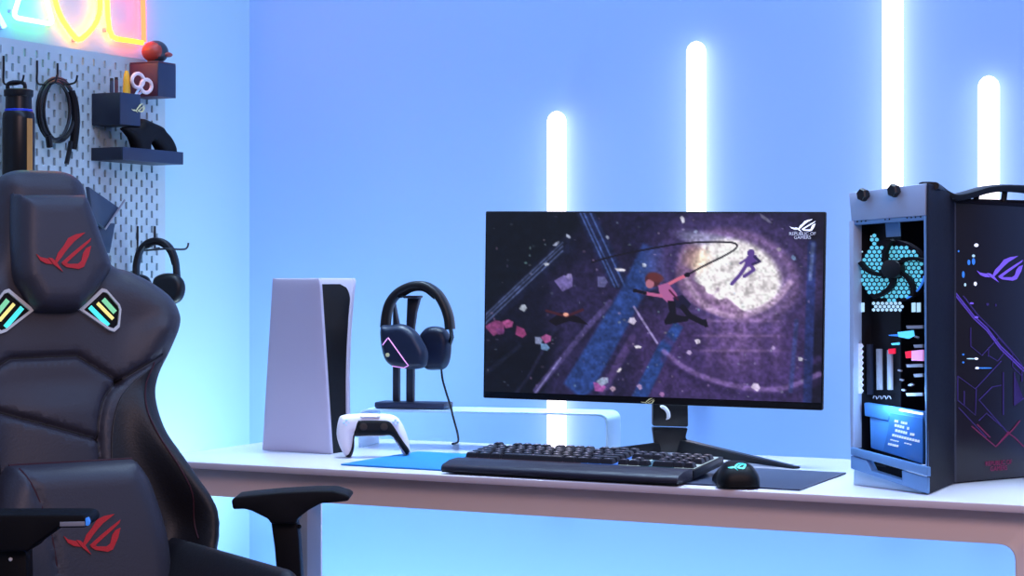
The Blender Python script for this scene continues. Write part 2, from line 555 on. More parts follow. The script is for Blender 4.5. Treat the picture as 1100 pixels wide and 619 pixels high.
# black core between the panels
core = []
cz0, cz1 = zb, ztop - 0.012
ns = 48
vs, fs = [], []
def core_w(t): return (0.0068, Tb + (Tt - Tb) * t * t - 0.003)
for i in range(ns + 1):
    t = i / ns
    z = cz0 + (cz1 - cz0) * t
    w0, w1 = core_w(t)
    if t > 0.86:                      # rounded upper far corner
        w1 -= (1 - math.sqrt(max(0, 1 - ((t - 0.86) / 0.14) ** 2))) * 0.045
    tt_ = (z - zb) / (ztop - zb)
    sf = 0.004 + BR[0] + (TR[0] - BR[0]) * tt_; sb = BL[0] + (TL[0] - BL[0]) * tt_ - 0.004
    for s, w in ((sf, w0), (sf, w1), (sb, w1), (sb, w0)):
        vs.append(E0 + cs * s + cq * w + UPV * z)
for i in range(ns):
    for k in range(4):
        l = (k + 1) % 4
        fs.append((i * 4 + k, i * 4 + l, i * 4 + 4 + l, i * 4 + 4 + k))
fs.append((0, 1, 2, 3)); fs.append(tuple(ns * 4 + k for k in range(4)))
G().add((vs, fs)).build('core', M['black_gloss'], con)
def far_map(u, v, n):
    t = (v - zb) / (ztop - zb)
    return E0 + cs * u + UPV * v + cq * (n + Tb + (Tt - Tb) * t * t)
panel('side_panel', far_map, 0.006)
for k, zz in enumerate((0.30, 0.325)):
    G().add(box(E0 + cs * 0.016 + cq * 0.035 + UPV * (DESK_Z + zz - 0.2), (0.004, 0.010, 0.003), (cs, cq, UPV))).build('front_port', M['grey_print'], con)

# ------------------------------------------------------------------ game controller standing against the console
gc0 = at(402, 470, 3.868)
gn = todir(0.10, -1.0); gu = todir(1.0, 0.10)
gnt = (gn + UPV * 0.16).normalized(); gv = gnt.cross(gu).normalized()
if gv.z < 0: gv = -gv
def gc_px(px, py):
    p = on_plane(px, py, gc0, gnt) - gc0
    return (p.dot(gu), p.dot(gv))
def gc_map(u, v, n): return gc0 + gu * u + gv * v + gnt * n
ctl = thing('game_controller', 'white and black game controller standing on its grips beside the console', 'game controller', Vector((gc0.x, gc0.y, DESK_Z)))
body = [(364, 450), (369, 446), (384, 444.5), (410, 444.5), (422, 446), (430, 452), (437, 467), (441, 485), (439, 488.5), (434, 489), (429, 481), (423, 472), (418, 468), (410, 469), (384, 469), (381, 470), (379, 484), (376, 491), (371, 490), (365, 480), (361.5, 466)]
B2 = smooth_loop([gc_px(*p) for p in body], 4)
G().add(pad(B2, dome(0.016, 0.018), gc_map, 0.004, rr=0.014, backf=lambda U, V, D: -0.018 * np.sqrt(np.clip(D / 0.012, 0, 1)))).build('shell', M['pad_white'], ctl, angle=60)
def ctl_black(px, T, name='black_insert'):
    Q = smooth_loop([gc_px(*p) for p in px], 4)
    G().add(pad(Q, dome(T, 0.006), gc_map, 0.004, rr=0.005)).build(name, M['black_matte'], ctl, angle=60)
ctl_black([(383, 452.5), (388, 451), (408, 451), (418, 452), (424, 458), (431, 470), (440, 484), (437, 489), (434.5, 487.5), (428, 478), (420, 468.5), (410, 468.5), (384, 469), (381, 470), (380.5, 482), (377, 491), (371, 490.5), (374, 488), (377.5, 480), (380, 462)], 0.0185)
sp = [(385, 446.3), (409.0, 446), (409.0, 451.3), (386.5, 451.6)]
G().add(pad([gc_px(*p) for p in sp], dome(0.0178, 0.006), gc_map, 0.004, rr=0.005)).build('touchpad', M['pad_white'], ctl, angle=60)
for px_, py_ in ((390, 460), (412, 460)):
    c = gc_map(*gc_px(px_, py_), 0.0185)
    G().add(lathe(c, [(0.004, 0), (0.004, 0.006), (0.0075, 0.008), (0.0078, 0.011), (0.006, 0.0115), (0.0, 0.0105)], 18, gnt)).build('thumbstick', M['black'], ctl)
c = gc_map(*gc_px(372, 455), 0.0145)
g = G()
for dx, dy in ((0.0045, 0), (-0.0045, 0), (0, 0.0045), (0, -0.0045)):
    g.add(box(c + gu * dx + gv * dy, (0.005, 0.005, 0.003), (gu, gv, gnt), 0.001))
g.build('direction_pad', M['riser'], ctl)
c = gc_map(*gc_px(424.5, 454.5), 0.0145)
for dx, dy in ((0.0045, 0), (-0.0045, 0), (0, 0.0045), (0, -0.0045)):
    G().add(lathe(c + gu * dx + gv * dy, [(0.0022, 0), (0.0022, 0.0022), (0.0016, 0.0028)], 12, gnt)).build('button', M['riser'], ctl)

# ------------------------------------------------------------------ desk mat, wrist rest, keyboard, mouse
ZM = DESK_Z + 0.0035
cn = [on_z(366, 500.3, DESK_Z), on_z(859.5, 527.8, DESK_Z), on_z(909, 509.7, DESK_Z), on_z(448.6, 486.7, DESK_Z)]
for c in cn: c.z = DESK_Z + 0.0004
def lerp(a, b, t): return a + (b - a) * t
g = G()
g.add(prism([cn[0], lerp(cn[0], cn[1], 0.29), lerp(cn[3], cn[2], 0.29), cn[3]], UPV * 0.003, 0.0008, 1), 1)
g.add(prism([lerp(cn[0], cn[1], 0.29), cn[1], cn[2], lerp(cn[3], cn[2], 0.29)], UPV * 0.003, 0.0008, 1), 0)
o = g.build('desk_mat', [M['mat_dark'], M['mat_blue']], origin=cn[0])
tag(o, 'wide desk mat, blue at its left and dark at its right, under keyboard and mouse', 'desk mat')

K0 = on_z(473, 507.5, ZM); K1 = on_z(728, 521.4, ZM)
kx = (K1 - K0).normalized(); ky = UPV.cross(kx).normalized()
KW = (K1 - K0).length
def kp(u, v, z): return K0 + kx * u + ky * v + UPV * (z + 0.0003)
# wrist rest: a long padded wedge
prof = [(0.0, 0.0), (0.0, 0.008), (0.006, 0.013), (0.03, 0.0185), (0.062, 0.020), (0.068, 0.018), (0.069, 0.0)]
wr = thing('wrist_rest', 'long dark purple padded wrist rest in front of the keyboard', 'wrist rest', K0)
G().add(prism([kp(0.0, v, z + 0.002) for v, z in prof], kx * KW, 0.003, 2)).build('cushion', M['rest'], wr)
G().add(box(kp(KW / 2, 0.035, 0.001), (KW - 0.004, 0.066, 0.002), (kx, ky, UPV))).build('base', M['black'], wr)
# keyboard
kb = thing('keyboard', 'full size black mechanical keyboard with lit keys on the desk mat', 'keyboard', kp(KW / 2, 0.14, 0))
KV0, KD = 0.072, 0.140
tilt = math.radians(5)
kyt = (ky * math.cos(tilt) + UPV * math.sin(tilt)).normalized(); kzt = kx.cross(kyt)
KO = kp(0, KV0, 0.0065)
def kq(u, v, n): return KO + kx * u + kyt * v + kzt * n
G().add(prism([kq(0.0, 0, -0.004), kq(KW, 0, -0.004), kq(KW, KD, -0.004), kq(0, KD, -0.004)], kzt * 0.016, 0.002, 2)).build('case', M['black'], kb)
for uf in (0.05, KW - 0.05):
    G().add(box(kq(uf, KD - 0.012, -0.011), (0.04, 0.012, 0.013), (kx, kyt, kzt))).build('foot', M['black_matte'], kb)
# light under the keys
g = G()
pl_n = 0.0125
g.add(box(kq(KW * 0.27, KD / 2, pl_n), (KW * 0.5, KD - 0.026, 0.001), (kx, kyt, kzt)), 0)
g.add(box(kq(KW * 0.60, KD / 2, pl_n), (KW * 0.16, KD - 0.026, 0.001), (kx, kyt, kzt)), 1)
g.add(box(kq(KW * 0.725, KD / 2, pl_n), (KW * 0.09, KD - 0.026, 0.001), (kx, kyt, kzt)), 2)
g.add(box(kq(KW * 0.84, KD / 2, pl_n), (KW * 0.14, KD - 0.026, 0.001), (kx, kyt, kzt)), 3)
g.add(box(kq(KW * 0.95, KD / 2, pl_n), (KW * 0.08, KD - 0.026, 0.001), (kx, kyt, kzt)), 2)
g.build('key_light_plate', [mat('key_light_dim', (60, 50, 70), 0.5, emit=(160, 130, 160), estr=0.22), mat('key_light_blue', (30, 50, 90), 0.5, emit=(50, 110, 220), estr=0.8), mat('key_light_white', (90, 95, 100), 0.5, emit=(200, 225, 235), estr=0.7), mat('key_light_teal', (40, 60, 80), 0.5, emit=(80, 140, 170), estr=0.35)], kb)
pit = KW / 23.2
def keycap_mesh(w):
    bm = bmesh.new()
    wb, wt, hb, ht, hh = w * pit - 0.0016, w * pit - 0.0062, pit - 0.0016, pit - 0.0062, 0.0085
    vs = []
    for (ww, hhh, z) in ((wb, hb, 0), (wt, ht, hh)):
        for sx, sy in ((-1, -1), (1, -1), (1, 1), (-1, 1)):
            vs.append(bm.verts.new((sx * ww / 2, sy * hhh / 2, z)))
    bm.faces.new(vs[3::-1]); bm.faces.new(vs[4:8])
    for i in range(4):
        j = (i + 1) % 4
        bm.faces.new((vs[i], vs[j], vs[4 + j], vs[4 + i]))
    bmesh.ops.bevel(bm, geom=[e for e in bm.edges if e.verts[0].co.z > 0.001 or e.verts[1].co.z > 0.001], offset=0.0012, segments=2, affect='EDGES')
    bmesh.ops.recalc_face_normals(bm, faces=bm.faces)
    me = bpy.data.meshes.new('keycap'); bm.to_mesh(me); bm.free()
    me.materials.append(M['keycap']); me.materials.append(M['legend_glint'])
    lg_ = bmesh.new(); lg_.from_mesh(me)
    q = [lg_.verts.new(p) for p in ((-0.0024, 0.0002, hh + 0.0001), (0.0012, 0.0002, hh + 0.0001), (0.0012, 0.0036, hh + 0.0001), (-0.0024, 0.0036, hh + 0.0001))]
    lg_.faces.new(q).material_index = 1
    lg_.to_mesh(me); lg_.free()
    me.polygons.foreach_set('use_smooth', [True] * len(me.polygons)); me.set_sharp_from_angle(angle=math.radians(35))
    return me
KM = {}
M['legend_glint'] = mat('lit_legend_and_glint', (160, 140, 150), 0.5, emit=(220, 180, 190), estr=0.35)  # glowing mark for the legend, with key glints put into it
rotm = Matrix((kx, kyt, kzt)).transposed().to_4x4()
def key(u, v, w=1.0, hgt=1):
    if w not in KM: KM[w] = keycap_mesh(w)
    o = bpy.data.objects.new('keycap', KM[w])
    COL.objects.link(o); o.parent = kb
    o.matrix_local = WORLD[kb.name].inverted() @ Matrix.Translation(kq(0.006 + u * pit, 0.0085 + v * pit, 0.0134)) @ rotm
rows = [
    (0, [(0, 1.25), (1.25, 1.25), (2.5, 1.25), (3.75, 6.25), (10, 1.25), (11.25, 1.25), (12.5, 1.25), (13.75, 1.25)]),
    (1, [(0, 2.25)] + [(2.25 + i, 1) for i in range(10)] + [(12.25, 2.75)]),
    (2, [(0, 1.75)] + [(1.75 + i, 1) for i in range(11)] + [(12.75, 2.25)]),
    (3, [(0, 1.5)] + [(1.5 + i, 1) for i in range(12)] + [(13.5, 1.5)]),
    (4, [(i, 1) for i in range(13)] + [(13, 2)]),
    (5.3, [(0, 1)] + [(2 + i, 1) for i in range(4)] + [(6.5 + i, 1) for i in range(4)] + [(11 + i, 1) for i in range(4)]),
]
for v, ks in rows:
    for u, w in ks: key(u + w / 2, v + 0.5, w)
for u, v in ((15.4, 0), (16.4, 0), (17.4, 0), (16.4, 1), (15.4, 3), (16.4, 3), (17.4, 3), (15.4, 4), (16.4, 4), (17.4, 4)):
    key(u + 0.5, v + 0.5)
for v in range(5):
    for u in ((18.7, 19.7, 20.7, 21.7) if v not in (0, 1) else ((18.7, 20.7, 21.7) if v == 0 else (18.7, 19.7, 20.7))):
        if v == 0 and u == 18.7: key(u + 1, 0.5, 2)
        else: key(u + 0.5, v + 0.5)

# mouse
mo0 = on_z(796, 524.5, ZM); ms = thing('mouse', 'black computer mouse with a glowing teal emblem on the dark mat', 'mouse', mo0)
mf = todir(-0.05, 1.0); mr = UPV.cross(mf) * -1
mc = mo0 + mf * 0.062 + UPV * 0.001
def mmap(u, v, n): return mc + mr * u + mf * v + UPV * n
MO = smooth_loop([(-0.026, -0.058), (0, -0.062), (0.026, -0.058), (0.0365, -0.035), (0.0345, 0.0), (0.032, 0.03), (0.03, 0.055), (0.012, 0.064), (-0.012, 0.064), (-0.03, 0.055), (-0.031, 0.03), (-0.032, 0.0), (-0.036, -0.035)], 5)
def mh(U, V, D):
    x = np.clip(1 - D / 0.02, 0, 1)
    prof = 0.0395 - 0.012 * np.clip((V + 0.01) / 0.07, -1, 1) ** 2 - 0.010 * np.clip(V / 0.06, 0, 1) - 0.006 * (U / 0.03) ** 2
    return prof * (0.25 + 0.75 * np.sqrt(np.maximum(1 - x * x, 0)))
G().add(pad(MO, mh, mmap, 0.004, back=0.0, rr=0.016)).build('body', M['black_gloss'], ms, angle=50)
def mtop(u, v): return float(mh(np.array([u]), np.array([v]), seg_dist(np.array([[u, v]]), np.array(MO), np.roll(np.array(MO), -1, 0)))[0])
G().add(tube([mmap(0, 0.032 + 0.011 * math.cos(a), mtop(0, 0.034) + 0.011 * math.sin(a) - 0.006) for a in np.linspace(0, 2 * math.pi, 20, endpoint=False)], 0.0035, 8, True)).build('scroll_wheel', M['black_matte'], ms)
G().add(flat(thick_line([(0, 0.005), (0, 0.02)], 0.001), mmap, lambda a, b: mtop(a, b) - 0.0003, lambda a, b: mtop(a, b) + 0.0006)).build('button_split', M['grey_print'], ms)
sgn = emblem(lambda x, y, n: mmap((x - 0.5) * 0.032 - 0.004, -0.046 + (0.35 - y) * 0.026, mtop((x - 0.5) * 0.032 - 0.004, -0.046 + (0.35 - y) * 0.026) + n), 0.0004, 0.0006)
sgn.build('glowing_emblem', M['teal_led'], ms)
cable = catmull([mmap(0, 0.064, 0.008), mmap(0.0, 0.085, 0.004), mmap(0.02, 0.12, 0.0025), mmap(0.06, 0.16, 0.0025)], 8)
G().add(tube(cable, 0.0016, 8)).build('cable', M['black_matte'], ms)

# ------------------------------------------------------------------ monitor
my = math.radians(18)
mu = todir(math.cos(my), -math.sin(my)); mn = todir(-math.sin(my), -math.cos(my))
MP = at(703, 334, 3.74)
def mon(px, py, off=0.0): return on_plane(px, py, MP + mn * off, mn)
mtl, mtr, mbr, mbl = mon(521.5, 227), mon(886.8, 227.6), mon(883.4, 441.2), mon(518.8, 427.6)
nb = on_z(722, 487, DESK_Z)
mo = thing('monitor', 'wide black monitor showing a dim purple game scene, in the middle of the desk', 'monitor', Vector((nb.x, nb.y, DESK_Z)))
G().add(prism([mtl, mtr, mbr, mbl], -mn * 0.016, 0.0025, 2)).build('bezel', M['black_matte'], mo)
cc = (mtl + mtr + mbr + mbl) / 4
def shrink(p, k): return cc + (p - cc) * k
hb = [shrink(p, 0.72) for p in (mtl, mtr, mbr, mbl)]
G().add(prism([p - mn * 0.0155 for p in hb], -mn * 0.03, 0.012, 3)).build('rear_housing', M['black'], mo)
# picture on the screen
S = [(523.2, 228.6), (885.2, 229.2), (882.0, 433.0), (520.8, 420.6)]
NX, NY = 340, 196
uu, vv = np.meshgrid((np.arange(NX)) / (NX - 1), (np.arange(NY)) / (NY - 1))
PX = (S[0][0] * (1 - uu) + S[1][0] * uu) * (1 - vv) + (S[3][0] * (1 - uu) + S[2][0] * uu) * vv
PY = (S[0][1] * (1 - uu) + S[1][1] * uu) * (1 - vv) + (S[3][1] * (1 - uu) + S[2][1] * uu) * vv
IMG = np.zeros((NY, NX, 3))
PTS = np.stack([PX.ravel(), PY.ravel()], 1)
def mix(mask, col):
    global IMG
    m = np.clip(mask, 0, 1).reshape(NY, NX, 1)
    IMG = IMG * (1 - m) + np.array(col, float) * m
def sstep(x, a, b):
    t = np.clip((x - a) / (b - a), 0, 1); return t * t * (3 - 2 * t)
def s_line(pts, w, col, al=1.0, soft=0.7):
    A = np.array(pts[:-1], float); B = np.array(pts[1:], float)
    d = seg_dist(PTS, A, B)
    mix(al * (1 - sstep(d, w / 2 - soft * 0.5, w / 2 + soft)), col)
def s_poly(poly, col, al=1.0, soft=0.7):
    q = np.array(poly, float)
    d = seg_dist(PTS, q, np.roll(q, -1, 0))
    sd = np.where(inside(PTS, q), -d, d)
    mix(al * (1 - sstep(sd, -soft * 0.6, soft)), col)
def s_ell(cx, cy, rx, ry, col, al=1.0, soft=0.1, rot=0.0):
    c, s = math.cos(rot), math.sin(rot)
    x = (PTS[:, 0] - cx) * c + (PTS[:, 1] - cy) * s; y = -(PTS[:, 0] - cx) * s + (PTS[:, 1] - cy) * c
    r = np.sqrt((x / rx) ** 2 + (y / ry) ** 2)
    mix(al * (1 - sstep(r, 1 - soft, 1 + soft)), col)
rng = np.random.RandomState(5)
def vnoise(sc, seed):
    r = np.random.RandomState(seed)
    gx = (PX - 515) / sc; gy = (PY - 220) / sc
    g = r.rand(int(240 / sc) + 4, int(400 / sc) + 4)
    x0 = np.floor(gx).astype(int); y0 = np.floor(gy).astype(int)
    fx = gx - x0; fy = gy - y0
    fx = fx * fx * (3 - 2 * fx); fy = fy * fy * (3 - 2 * fy)
    return (g[y0, x0] * (1 - fx) + g[y0, x0 + 1] * fx) * (1 - fy) + (g[y0 + 1, x0] * (1 - fx) + g[y0 + 1, x0 + 1] * fx) * fy
# base tone
tx = np.clip((PX - 520) / 365, 0, 1)[..., None]; ty = np.clip((PY - 228) / 205, 0, 1)[..., None]
IMG[:] = np.array([17, 19, 36]) * (1 - tx) + np.array([58, 48, 94]) * tx
IMG *= (1.0 + 0.15 * ty)
s_poly([(515, 220), (660, 220), (600, 262), (515, 335)], (14, 20, 32), 0.9, 10)
s_poly([(660, 220), (890, 220), (890, 270), (760, 262), (690, 275)], (40, 36, 74), 0.75, 12)
s_poly([(690, 340), (860, 320), (860, 430), (690, 430)], (86, 66, 124), 0.75, 25)
s_poly([(600, 300), (665, 270), (690, 330), (660, 430), (590, 430)], (66, 56, 106), 0.55, 18)
s_poly([(515, 380), (600, 360), (580, 440), (515, 440)], (10, 12, 24), 0.8, 14)
s_poly([(872, 225), (890, 225), (890, 440), (868, 440)], (22, 20, 40), 0.8, 6)
# beams
s_line([(516, 352), (614, 262)], 16, (30, 34, 62), 0.85, 3)
for o_ in (-5.5, -1.5, 3.5): s_line([(518, 347 + o_), (608, 266 + o_)], 1.4, (96, 112, 156), 0.75)
s_line([(632, 226), (668, 300)], 17, (38, 48, 92), 0.85, 4)
for o_ in (-6, -2, 5): s_line([(632 + o_, 226), (671 + o_, 308)], 1.5, (86, 112, 178), 0.8)
s_poly([(610, 412), (673, 310), (696, 262), (715, 270), (703, 305), (640, 420), (628, 428)], (52, 84, 156), 0.85, 3)
s_poly([(690, 284), (716, 262), (720, 300), (702, 312)], (72, 104, 176), 0.6, 5)
s_poly([(684, 426), (712, 372), (730, 346), (738, 352), (724, 378), (700, 428)], (50, 84, 156), 0.9, 2)
s_line([(578, 420), (635, 352), (660, 325)], 5, (98, 88, 146), 0.8, 2)
s_line([(578, 422), (606, 385)], 1.6, (150, 146, 205), 0.7)
s_line([(652, 420), (684, 364)], 7, (100, 80, 140), 0.7, 3)
s_line([(686, 330), (711, 369)], 2.0, (176, 164, 220), 0.9)
s_line([(600, 352), (570, 405), (550, 430)], 3, (46, 46, 80), 0.7, 2)
s_line([(523, 400), (560, 372)], 3, (32, 36, 60), 0.8, 3)
# curved ledge below the bright opening
arc = [(718, 378), (735, 392), (757, 404), (785, 413), (812, 418), (840, 418), (862, 411), (880, 402)]
s_line([(p.x, p.y) for p in catmull([Vector((a, b, 0)) for a, b in arc], 6)], 4.5, (150, 122, 190), 0.75, 2.5)
s_line([(x, y - 16) for x, y in arc], 5, (74, 58, 112), 0.7, 4)
s_line([(x, y + 8) for x, y in arc], 6, (58, 46, 92), 0.7, 4)
# bright round opening with rings around it
s_ell(795, 292, 92, 62, (92, 76, 132), 0.75, 0.22, 0.25)
s_ell(797, 294, 74, 52, (60, 52, 100), 0.8, 0.10, 0.3)
s_ell(797, 295, 66, 48, (148, 120, 172), 0.85, 0.12, 0.35)
s_ell(798, 297, 58, 42, (120, 100, 150), 0.8, 0.08, 0.4)
s_ell(775, 262, 40, 9, (176, 180, 214), 0.7, 0.4, 0.25)
s_ell(795, 296, 48, 37, (246, 240, 244), 1.0, 0.12, 0.45)
s_ell(752, 278, 14, 14, (232, 190, 150), 0.5, 0.6)
n1 = vnoise(9, 3)
sh = sstep((PY - 303) + (758 - PX) * 0.5 * 0 + (n1 - 0.5) * 22 - (PX - 760) * 0.75, 0, 7) * (1 - sstep(((PX - 797) / 66) ** 2 + ((PY - 295) / 46) ** 2, 0.9, 1.1))
mix((sh * 0.85).ravel(), (142, 112, 154))
s_line([(p.x, p.y) for p in catmull([Vector((a, b, 0)) for a, b in [(742, 300), (752, 318), (768, 332), (790, 340), (812, 336), (836, 322), (850, 304)]], 6)], 5, (206, 178, 214), 0.7, 3)
# light shafts
for x0, w_, a_ in ((782, 8, 0.35), (800, 12, 0.45), (818, 6, 0.25), (836, 7, 0.25), (766, 5, 0.25)):
    m_ = np.exp(-((PX - x0) / w_) ** 2) * sstep(PY, 334, 345) * (1 - sstep(PY, 360, 425)) * a_
    mix(m_.ravel(), (190, 150, 214))
for y0 in (345, 361, 377):
    m_ = np.exp(-((PY - y0) / 1.6) ** 2) * sstep(PX, 742, 770) * (1 - sstep(PX, 820, 860)) * 0.35
    mix(m_.ravel(), (196, 160, 216))
s_line([(857, 345), (851, 420)], 3.5, (70, 92, 160), 0.6, 2)
s_line([(873, 262), (868, 432)], 8, (48, 62, 124), 0.85, 2)
s_line([(874, 262), (871, 300)], 3, (120, 140, 190), 0.6, 1.5)
# mottling
IMG *= (0.80 + 0.40 * vnoise(7, 11) * 0.5 + 0.40 * vnoise(3.2, 12) * 0.5)[..., None]
# debris
IMG = 255 * (np.clip(IMG, 0, 255) / 255) ** 1.12
IMG = np.where(IMG < 255, IMG, IMG)
for (x, y, w, h, c) in ((610, 304, 20, 16, (120, 108, 176)), (615, 297, 7, 6, (150, 140, 200)), (651, 303, 12, 12, (96, 96, 150)), (564, 331, 8, 7, (190, 200, 220)), (671, 290, 12, 3, (230, 226, 240)), (738, 236, 4, 8, (214, 214, 232)), (684, 345, 8, 8, (210, 200, 230)), (690, 373, 8, 3, (232, 228, 240)), (670, 398, 7, 2.5, (236, 230, 240)), (754, 367, 6, 5, (226, 216, 240)), (745, 379, 5, 5, (190, 170, 220)), (815, 416, 8, 9, (214, 200, 232)), (590, 284, 6, 3, (190, 196, 214)), (614, 254, 6, 3, (170, 180, 206)), (601, 262, 8, 3, (160, 170, 200)), (657, 255, 3, 4, (160, 170, 200)), (697, 285, 5, 4, (190, 200, 230)), (833, 374, 4, 4, (170, 150, 200)), (861, 386, 5, 4, (200, 200, 220)), (839, 268, 5, 4, (150, 140, 160)), (854, 277, 6, 4, (130, 160, 210)), (752, 249, 4, 3, (150, 160, 200)), (825, 235, 16, 3, (110, 108, 140)), (692, 416, 5, 6, (180, 150, 200)), (716, 424, 5, 5, (170, 120, 180))):
    r = random.uniform(-0.9, 0.9)
    q = [(x + (a * w / 2) * math.cos(r) - (b * h / 2) * math.sin(r), y + (a * w / 2) * math.sin(r) + (b * h / 2) * math.cos(r)) for a, b in ((-1, -0.7), (0.2, -1), (1, -0.3), (0.7, 0.8), (-0.5, 1))]
    s_poly(q, c, 0.95, 0.8)
for (x, y, w, h, c) in ((533, 352, 22, 15, (150, 70, 128)), (547, 348, 12, 9, (184, 86, 150)), (561, 357, 14, 10, (150, 62, 116)), (590, 364, 11, 9, (176, 88, 150)), (581, 366, 9, 8, (140, 150, 190)), (588, 373, 11, 7, (120, 160, 210)), (538, 356, 10, 7, (120, 60, 120)), (648, 416, 14, 10, (190, 100, 190)), (652, 410, 13, 8, (180, 200, 236)), (663, 418, 6, 5, (214, 180, 210))):
    r = random.uniform(-0.5, 0.8)
    q = [(x + (a * w / 2) * math.cos(r) - (b * h / 2) * math.sin(r), y + (a * w / 2) * math.sin(r) + (b * h / 2) * math.cos(r)) for a, b in ((-1, -0.7), (0.2, -1), (1, -0.3), (0.7, 0.8), (-0.5, 1))]
    s_poly(q, c, 0.9, 1.0)
for k in range(150):
    x, y = rng.uniform(524, 880), rng.uniform(232, 428)
    s_ell(x, y, rng.uniform(0.7, 1.8), rng.uniform(0.6, 1.5), (150 + rng.randint(0, 60), 150 + rng.randint(0, 60), 205), rng.uniform(0.15, 0.5), 0.4)
IMG *= (0.72 + 0.28 * vnoise(5, 21) + 0.30 * vnoise(2.2, 22))[..., None] * np.where(IMG.mean(2, keepdims=True) > 200, 1.0, 0.94)
# drone wreck in the dark left
s_poly([(592, 345), (606, 336), (625, 340), (636, 349), (615, 345), (600, 350)], (16, 10, 18), 0.95)
s_line([(590, 334), (612, 340), (630, 333)], 2.5, (70, 30, 40), 0.9)
s_ell(611.5, 338, 3, 2, (240, 170, 150), 1, 0.3)
# rope
rope = [(640, 282), (665, 275), (700, 268), (735, 262), (765, 260), (788, 260.5), (795, 263), (793, 268), (780, 276), (760, 286), (744, 295)]
s_line([(p.x, p.y) for p in catmull([Vector((a, b, 0)) for a, b in rope], 6)], 1.7, (20, 16, 30), 0.95, 0.6)
# distant figure against the light
FG = (92, 66, 146)
s_ell(810, 272, 4, 4.2, FG)
s_poly([(806, 275), (816, 274), (815, 283), (808, 287), (803, 285)], FG)
s_line([(806, 284), (798, 296), (790, 305)], 3.6, FG); s_line([(810, 285), (813, 290), (803, 297)], 3.4, FG)
s_line([(806, 278), (799, 283)], 2.2, FG); s_line([(814, 276), (819, 281), (812, 284)], 2.6, (50, 40, 90))
# swinging figure
SK, TOP, DK = (180, 112, 134), (176, 98, 156), (18, 14, 28)
s_line([(742, 296), (733, 300), (724, 305)], 3.2, (214, 110, 140), 1)
s_ell(743, 295.5, 3.2, 2.6, DK)
s_poly([(712, 307), (722, 304), (731, 315), (734, 322), (722, 325), (714, 318)], TOP)
s_line([(715, 318), (702, 316), (688, 312.5)], 3.2, (190, 100, 150)); s_line([(698, 315), (688, 312.5)], 3.2, DK)
s_ell(687, 312.5, 2.6, 2.2, DK)
s_ell(706, 301, 8.5, 7.2, (74, 36, 46), 1, 0.1, 0.3); s_ell(703, 305, 4.6, 4.8, SK, 1, 0.15); s_ell(709, 298, 9, 5, (100, 46, 48), 0.9, 0.25, 0.3)
s_poly([(728, 320), (738, 317), (747, 327), (742, 334), (730, 330)], (26, 24, 54))
s_poly([(722, 323), (730, 324), (731, 338), (742, 341), (744, 345), (720, 349), (719, 344), (724, 335)], DK)
s_line([(721, 346), (742, 342)], 4.5, DK)
s_line([(738, 330), (746, 340), (760, 347)], 5.5, DK); s_poly([(757, 344), (763, 343), (765, 351), (762, 352)], DK)
s_line([(724, 312), (733, 322)], 1.6, (70, 20, 50), 0.9)
lin3 = np.where(IMG / 255 <= 0.04045, IMG / 255 / 12.92, ((np.clip(IMG, 0, 255) / 255 + 0.055) / 1.055) ** 2.4)
spt = [mon(*c, 0.0008) for c in S]
vs = []
for j in range(NY):
    a, b = spt[0].lerp(spt[3], j / (NY - 1)), spt[1].lerp(spt[2], j / (NY - 1))
    for i in range(NX):
        vs.append(a.lerp(b, i / (NX - 1)))
fs = [(j * NX + i, j * NX + i + 1, (j + 1) * NX + i + 1, (j + 1) * NX + i) for j in range(NY - 1) for i in range(NX - 1)]
sm = bpy.data.materials.new('screen_picture'); sm.use_nodes = True
nt = sm.node_tree; pb = nt.nodes['Principled BSDF']
at_ = nt.nodes.new('ShaderNodeAttribute'); at_.attribute_name = 'picture'
pb.inputs['Base Color'].default_value = (0.005, 0.005, 0.006, 1); pb.inputs['Roughness'].default_value = 0.35
nt.links.new(at_.outputs['Color'], pb.inputs['Emission Color']); pb.inputs['Emission Strength'].default_value = 0.95
scr = G().add((vs, fs)).build('screen', sm, mo, smooth=False)
ca = scr.data.color_attributes.new('picture', 'FLOAT_COLOR', 'POINT')
buf = np.ones((NY * NX, 4), np.float32); buf[:, :3] = lin3.reshape(-1, 3)
ca.data.foreach_set('color', buf.ravel())
def mon_box(px0, py0, w, h, off):
    def m(x, y, n): return mon(px0 + x * w, py0 + y * h, off + n)
    return m
emblem(mon_box(848, 235.5, 28, 19.5, 0), 0.0012, 0.0006).build('screen_emblem', M['white_led'], scr)
G().add(text_mesh('REPUBLIC OF', 0.0085, mon(862, 251.3, 0.0016), mu, UPV)).add(text_mesh('GAMERS', 0.0085, mon(862, 255.3, 0.0016), mu, UPV)).build('screen_lettering', M['pale_print'], scr)
emblem(mon_box(688, 427.8, 15, 9, 0), 0.0006, 0.0006).build('bezel_emblem', M['pale_gold'], mo)
